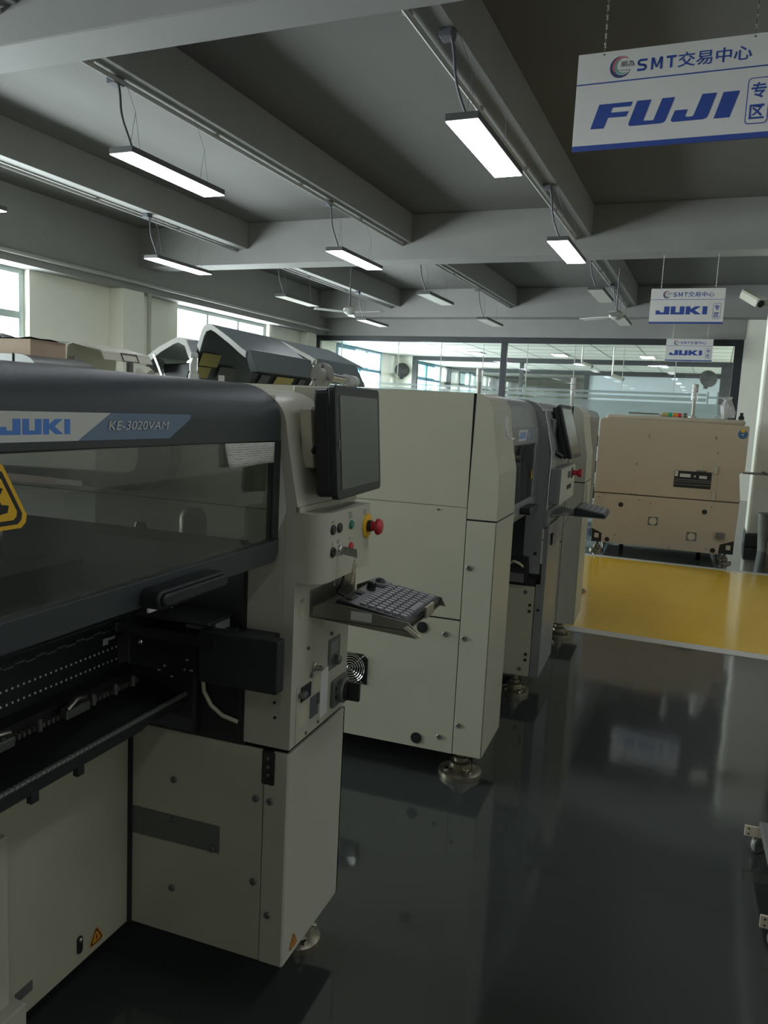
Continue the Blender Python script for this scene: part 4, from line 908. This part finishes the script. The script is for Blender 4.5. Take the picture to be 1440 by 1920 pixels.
MB().lathe([(.007, .001), (.007, .0015)], (xE, -.708, 1.352), (-1, 0, 0), 12).build('white_dot', WHITE, st)
b = MB(); b.box(9.0, 9.3, -1.0, -.765, .945, .955); b.box(9.0, 9.3, -1.0, -.97, .955, .97); b.build('side_shelf_arm', DSTEEL, T, bevel=.003)
# things on its roof
ST = thing('signal_tower', 'toppled signal tower lying on the beige machine roof, green orange and red segments', 'signal light', (8.95, .1, 1.50))
zt = 1.523; y = .415
MB().cyl((8.93, .43, zt), (8.93, .12, zt), .010, n=12).build('pole', CHROME, ST, smooth=40)
MB().cyl((8.93, .12, zt), (8.93, .09, zt), .016, n=14).build('collar', LABELW, ST, smooth=40)
for k, (m_, a, b_) in enumerate(((LABELY, .09, .03), (TGREEN, .028, -.015), (TORANGE, -.018, -.062), (TRED, -.065, -.105), (LABELW, -.108, -.125), (BRONZE, -.127, -.16))):
    MB().cyl((8.93, a, zt), (8.93, b_, zt), .022, n=20).build('lens_segment' if 0 < k < 4 else 'end_cap', m_, ST, smooth=40)
tower(9.2, -.222, 1.50, .36, .033, 'tall white signal tower standing on the beige machine roof', [LENSC, LENSC, LABELW, LABELW], .016)
BG = thing('plastic_bag', 'crumpled white plastic bag on the right end of the beige machine roof', 'bag', (9.0, -.60, 1.50))
b = MB(); b.lathe([(.06, 0), (.07, .05), (.06, .13), (.035, .19), (.05, .215)], (9.0, -.56, 1.516), (0, .12, 1), 14)
for v in b.v: v += Vector((random.uniform(-.012, .012), random.uniform(-.012, .012), random.uniform(-.004, .004)))
b.build('bag_film', LENSC, BG, smooth=30)
b = MB(); b.tube([(9.0, -.50, 1.512), (9.0, -.46, 1.54), (9.0, -.41, 1.512)], .006, 6); b.build('bag_handle', WHITE, BG, smooth=60)
BP = thing('paper_roll', 'small dark plug standing beside the white bag on the beige roof', 'plug', (9.0, -.70, 1.47))
BP.name = 'black_plug'; ORG['black_plug'] = Vector((9.0, -.70, 1.47))
b = MB(); b.lathe([(.03, 0), (.028, .03), (.016, .045), (.016, .075)], (9.0, -.69, 1.502), Z_, 16); b.build('plug_body', BLACK, BP, smooth=40)
# ---------------------------------------------------------------- second row: machines with raised covers
def raised_machine(lb, x0, x1, yf, prof, m, hole=None, visor=None, yb=None, front=None, end=True):
    T = thing('open_cover_machine', lb, 'machine', ((x0+x1)/2, yf+.6, 0), 'machines with raised covers in the back row')
    yb = yb or yf+1.2
    b = MB(); b.box(x0, x1, yf, yb, .12, 1.42); b.build('cabinet', CREAM, T, bevel=.01)
    for xx in (x0+.1, x1-.1):
        for yy in (yf+.1, yb-.1): leveling_foot(T, xx, yy, .13)
    n_ = len(prof); th = .022
    # shell swept along the machine
    b = MB()
    cyc = sum(p[0] for p in prof)/n_; czc = sum(p[1] for p in prof)/n_
    inn = [(y+(cyc-y)*.05, z+(czc-z)*.09-.006) for y, z in prof]
    b.prism(prof+inn[::-1], 0, x0, x1); S = b.build('raised_cover', m, T, smooth=35)
    return T, S
# large slate cover: a bent shell, open ends, labels on the inside of its back leg
pA = [(4.085, 1.54), (4.02, 1.70), (3.935, 1.90), (3.89, 2.035), (3.865, 2.075), (3.82, 2.09), (3.77, 2.068), (3.62, 1.975), (3.50, 1.89), (3.45, 1.86)]
T, S = raised_machine('large raised slate cover bent like a roof, in front of the rear window', 6.0, 7.22, 3.30, pA, HOODFAR)
rim = pA[2:]
b = MB(); b.prism(rim+[(y+(3.62-y)*.06-.006, z-.052) for y, z in rim[::-1]], 0, 5.988, 6.0); b.build('end_rim', LABELW, S)
def inner_label(x0, x1, z0, z1, m, nm):
    f = lambda z: 4.02-(z-1.70)*.425-.034
    b = MB(); b.prism([(f(z0), z0), (f(z1), z1), (f(z1)-.004, z1), (f(z0)-.004, z0)], 0, x0, x1); b.build(nm, m, S)
inner_label(6.07, 6.37, 1.735, 1.845, LABELY, 'yellow_label'); inner_label(6.01, 6.28, 1.63, 1.725, LABELY, 'yellow_label'); inner_label(6.42, 6.72, 1.63, 1.745, DSTEEL, 'grey_label')
b = MB(); b.prism([(3.47, 1.865), (3.42, 1.885), (3.335, 1.70), (3.345, 1.69), (3.41, 1.69)], 0, 6.0, 7.20); b.build('front_visor', HOODFAR, S, bevel=.006)
b = MB(); b.prism([(3.345, 1.695), (3.41, 1.695), (3.45, 1.56), (3.43, 1.56)], 0, 6.05, 7.12); b.build('visor_underside', BLACK, S)
for x0, x1, m_, nm in ((6.38, 6.72, LABELY, 'yellow_label'), (6.10, 6.26, DSTEEL, 'grey_label'), (6.85, 6.98, DSTEEL, 'grey_label')):
    b = MB(); b.prism([(3.352, 1.672), (3.348, 1.672), (3.407, 1.575), (3.411, 1.575)], 0, x0, x1); b.build(nm, m_, S)
MB().tube([(7.24, 3.36, 1.73), (7.24, 3.50, 1.43)], .012, 8).build('gas_strut', CREAM_W, T, smooth=50)
MB().tube([(5.985, 3.98, 1.76), (5.985, 3.80, 1.43)], .010, 8).build('gas_strut', DSTEEL, T, smooth=50)
# dark cover behind, further along
pB = [(4.33, 1.95), (4.31, 2.08), (4.27, 2.145), (4.23, 2.158), (4.12, 2.115), (3.80, 1.975), (3.71, 1.93)]
T, S = raised_machine('raised dark cover farther along the back row, behind the fallen tower', 8.0, 9.45, 3.5, pB, HOODFAR)
b = MB(); b.prism([(3.76, 1.935), (3.70, 1.955), (3.56, 1.70), (3.58, 1.69), (3.66, 1.69)], 0, 8.0, 9.1); b.build('front_visor', HOODFAR, S, bevel=.008)
rim = pB[1:]
b = MB(); b.prism(rim+[(y+(3.9-y)*.05-.006, z-.045) for y, z in rim[::-1]], 0, 7.988, 8.0); b.build('end_rim', LABELW, S)
MB().tube([(7.98, 3.74, 1.93), (7.98, 4.06, 1.43)], .014, 8).build('gas_strut', CREAM_W, T, smooth=50); MB().tube([(7.98, 4.28, 1.98), (7.98, 4.15, 1.43)], .014, 8).build('gas_strut', BLACK, T, smooth=50)
# smaller arch left of the large one
pC = [(5.25, 1.70), (5.20, 1.86), (5.05, 1.96), (4.86, 2.05), (4.80, 2.062), (4.72, 2.03), (4.66, 1.90)]
T, S = raised_machine('smaller raised dark cover with a light rim, left of the large slate cover', 7.0, 7.7, 4.65, pC, HOODFAR)
rim = pC[1:]
b = MB(); b.prism(rim+[(y+(4.9-y)*.10, z-.055) for y, z in rim[::-1]], 0, 6.985, 7.0); b.build('end_rim', LABELW, S)
b = MB(); b.prism([(5.20, 1.60), (5.22, 1.80), (4.66, 1.84), (4.62, 1.62)], 0, 7.30, 7.34); b.build('front_visor', BLACK, S, bevel=.01)
MB().tube([(6.97, 5.10, 1.88), (6.97, 4.88, 1.43)], .013, 8).build('gas_strut', CHROME, T, smooth=50)
# cream flap cover on the far left
pD = [(4.478, 1.56), (4.462, 1.80), (4.45, 1.822), (4.41, 1.834), (4.15, 1.775), (4.13, 1.755)]
T, S = raised_machine('cream machine with a raised cream flap, left of the dark covers', 5.0, 5.58, 4.02, pD, CREAM_W, yb=5.0)
b = MB(); b.prism([(4.14, 1.77), (4.15, 1.775), (4.115, 1.70), (4.105, 1.702)], 0, 5.0, 5.60); b.build('front_flap', CREAM_W, S, bevel=.003)
fr_ = MB()
for a, c, d, e in ((5.22, 5.42, .02, .10), (5.22, 5.42, .90, .98), (5.22, 5.23, .02, .98), (5.41, 5.42, .02, .98)):
    f = lambda t: (4.104+.033*t, 1.702+.068*t)
    fr_.prism([f(d), f(e), (f(e)[0]-.004, f(e)[1]), (f(d)[0]-.004, f(d)[1])], 0, a, c)
fr_.build('handle_outline', BLACK, S)
MB().box(4.995, 5.01, 4.40, 4.44, 1.56, 1.72).build('hinge_bracket', DSTEEL, T, bevel=.004)
b = MB(); b.lathe([(.10, 0), (.10, .05), (.07, .09)], (5.45, 4.10, 1.58), (0, -1, 0), 22); b.build('side_motor', CREAM, T, smooth=50)
b = MB(); b.box(5.30, 5.34, 4.10, 4.14, 1.42, 1.70); b.build('flap_post', DSTEEL, T, bevel=.004)
# grey ribbed hose machine and carton at the far left
T = thing('grey_oven_machine', 'rounded grey ribbed machine roof behind the hood at the left edge', 'machine', (4.6, 4.6, 0))
b = MB(); b.prism([(4.10, .1), (5.6, .1), (5.6, 1.683), (4.26, 1.683)]+[(4.26+.15*math.cos(math.radians(a)), 1.60+.083*math.sin(math.radians(a))) for a in range(90, 181, 15)], 0, 4.3, 4.9)
b.build('rounded_housing', DSTEEL, T, smooth=30)
for k in range(4):
    b = MB(); b.tube([(4.298, 4.30+.16*k, 1.688), (4.298, 4.30+.16*k, 1.40)], .006, 6); b.build('rib', BLACK, T)
MB().box(4.3, 4.9, 4.12, 5.6, 0, .1).build('plinth', BLACK, T)
T = thing('carton', 'tan carton with black film on top, at the left edge before the window', 'box', (4.65, 5.0, 1.684))
MB().box(4.5, 4.85, 4.34, 5.1, 1.684, 1.803).build('carton_body', TAN, T, bevel=.003)
b = MB(); vs = []; fs_ = []
for i in range(9):
    for j in range(5): vs.append((4.48+.10*j, 4.33+.09*i, 1.806+random.uniform(0, .012)+(.05 if 4 <= i <= 7 and j < 3 else 0)*random.uniform(.4, 1)))
for i in range(8):
    for j in range(4): fs_.append((i*5+j, i*5+j+1, (i+1)*5+j+1, (i+1)*5+j))
b.add(vs, fs_); po = b.build('black_film', BLACK, T, smooth=40); so = po.modifiers.new('thickness', 'SOLIDIFY'); so.thickness = .002
# ---------------------------------------------------------------- trolley at the right edge, bin and stool by the column
T = thing('trolley', 'low trolley with beige corner plates and clear wheels at the right edge', 'trolley', (2.5, -.75, 0))
WHEELM = mat('cloudy_wheel_rubber', (.20, .21, .18), .35)
b = MB(); b.box(2.25, 2.78, -1.0, -.40, .098, .118); b.build('deck', DSTEEL, T, bevel=.004)
for px, py, sg in ((2.775, -.358, 1), (2.255, -.354, 1), (2.775, -1.04, -1), (2.255, -1.04, -1)):
    pl = MB(); pl.box(px-.006, px+.002, min(py, py-.15*sg), max(py, py-.15*sg), .062, .098); pl = pl.build('corner_plate', BEIGE, T, bevel=.001)
    for yy in (.012, .062):
        for zz in (.071, .089): MB().lathe([(.003, 0), (.003, .001)], (px-.006, py-yy*sg, zz), (-1, 0, 0), 10).build('bolt_hole', BLACK, pl)
    yc = py-.050*sg
    wl = MB(); wl.lathe([(.013, -.009), (.027, -.009), (.030, -.005), (.030, .005), (.027, .009), (.013, .009)], (px+.02, yc, .030), (-.75, -.66, 0), 28); wl = wl.build('wheel', WHEELM, T, smooth=40)
    MB().lathe([(.012, -.011), (.012, .011)], (px+.02, yc, .030), (-.75, -.66, 0), 18).build('wheel_hub', DSTEEL, wl, smooth=40)
    MB().prism([(px-.002, .066), (px+.045, .066), (px+.028, .027), (px+.012, .027)], 1, yc+.014, yc+.018).build('wheel_fork', DSTEEL, T)
bn = bthing('waste_bin', 'round grey bin standing against the white column', 'bin', 10.16, -.72, 0)
MB().lathe([(.13, 0), (.16, .42), (.165, .42), (.165, .44), (.15, .44), (.12, .02)], (0, 0, 0), Z_, 30).build('bin_body', mat('bin_grey', (.24, .25, .22), .5), bn, smooth=40)
MB().lathe([(.166, 0), (.166, .012)], (0, 0, .43), Z_, 30).build('rim', DSTEEL, bn, smooth=40)
bx = bthing('wooden_box', 'brown wooden box in front of the grey bin at the right edge', 'box', 9.85, -.80, 0)
MB().box(-.12, .12, -.15, .12, 0, .20).build('box_body', TAN, bx, bevel=.004); MB().box(-.125, .125, -.155, .125, .18, .21).build('lid', TAN, bx, bevel=.004)
rk = bthing('parts_rack', 'low blue-grey rack of dark bins seen in the gap left of the beige machine', 'rack', 12.6, 1.75, 0)
for yy in (-.35, .35):
    for xx in (-.2, .2): MB().box(xx-.02, xx+.02, yy-.02, yy+.02, 0, 1.25).build('upright', FRAMEB, rk)
for zz in (.2, .6, 1.0):
    MB().box(-.22, .22, -.37, .37, zz, zz+.03).build('shelf_board', FRAMEG, rk)
    for k in range(3): MB().box(-.2, .15, -.33+.23*k, -.13+.23*k, zz+.03, zz+.20).build('rack_bin', SLATE if k % 2 else BLACK, rk, bevel=.006)
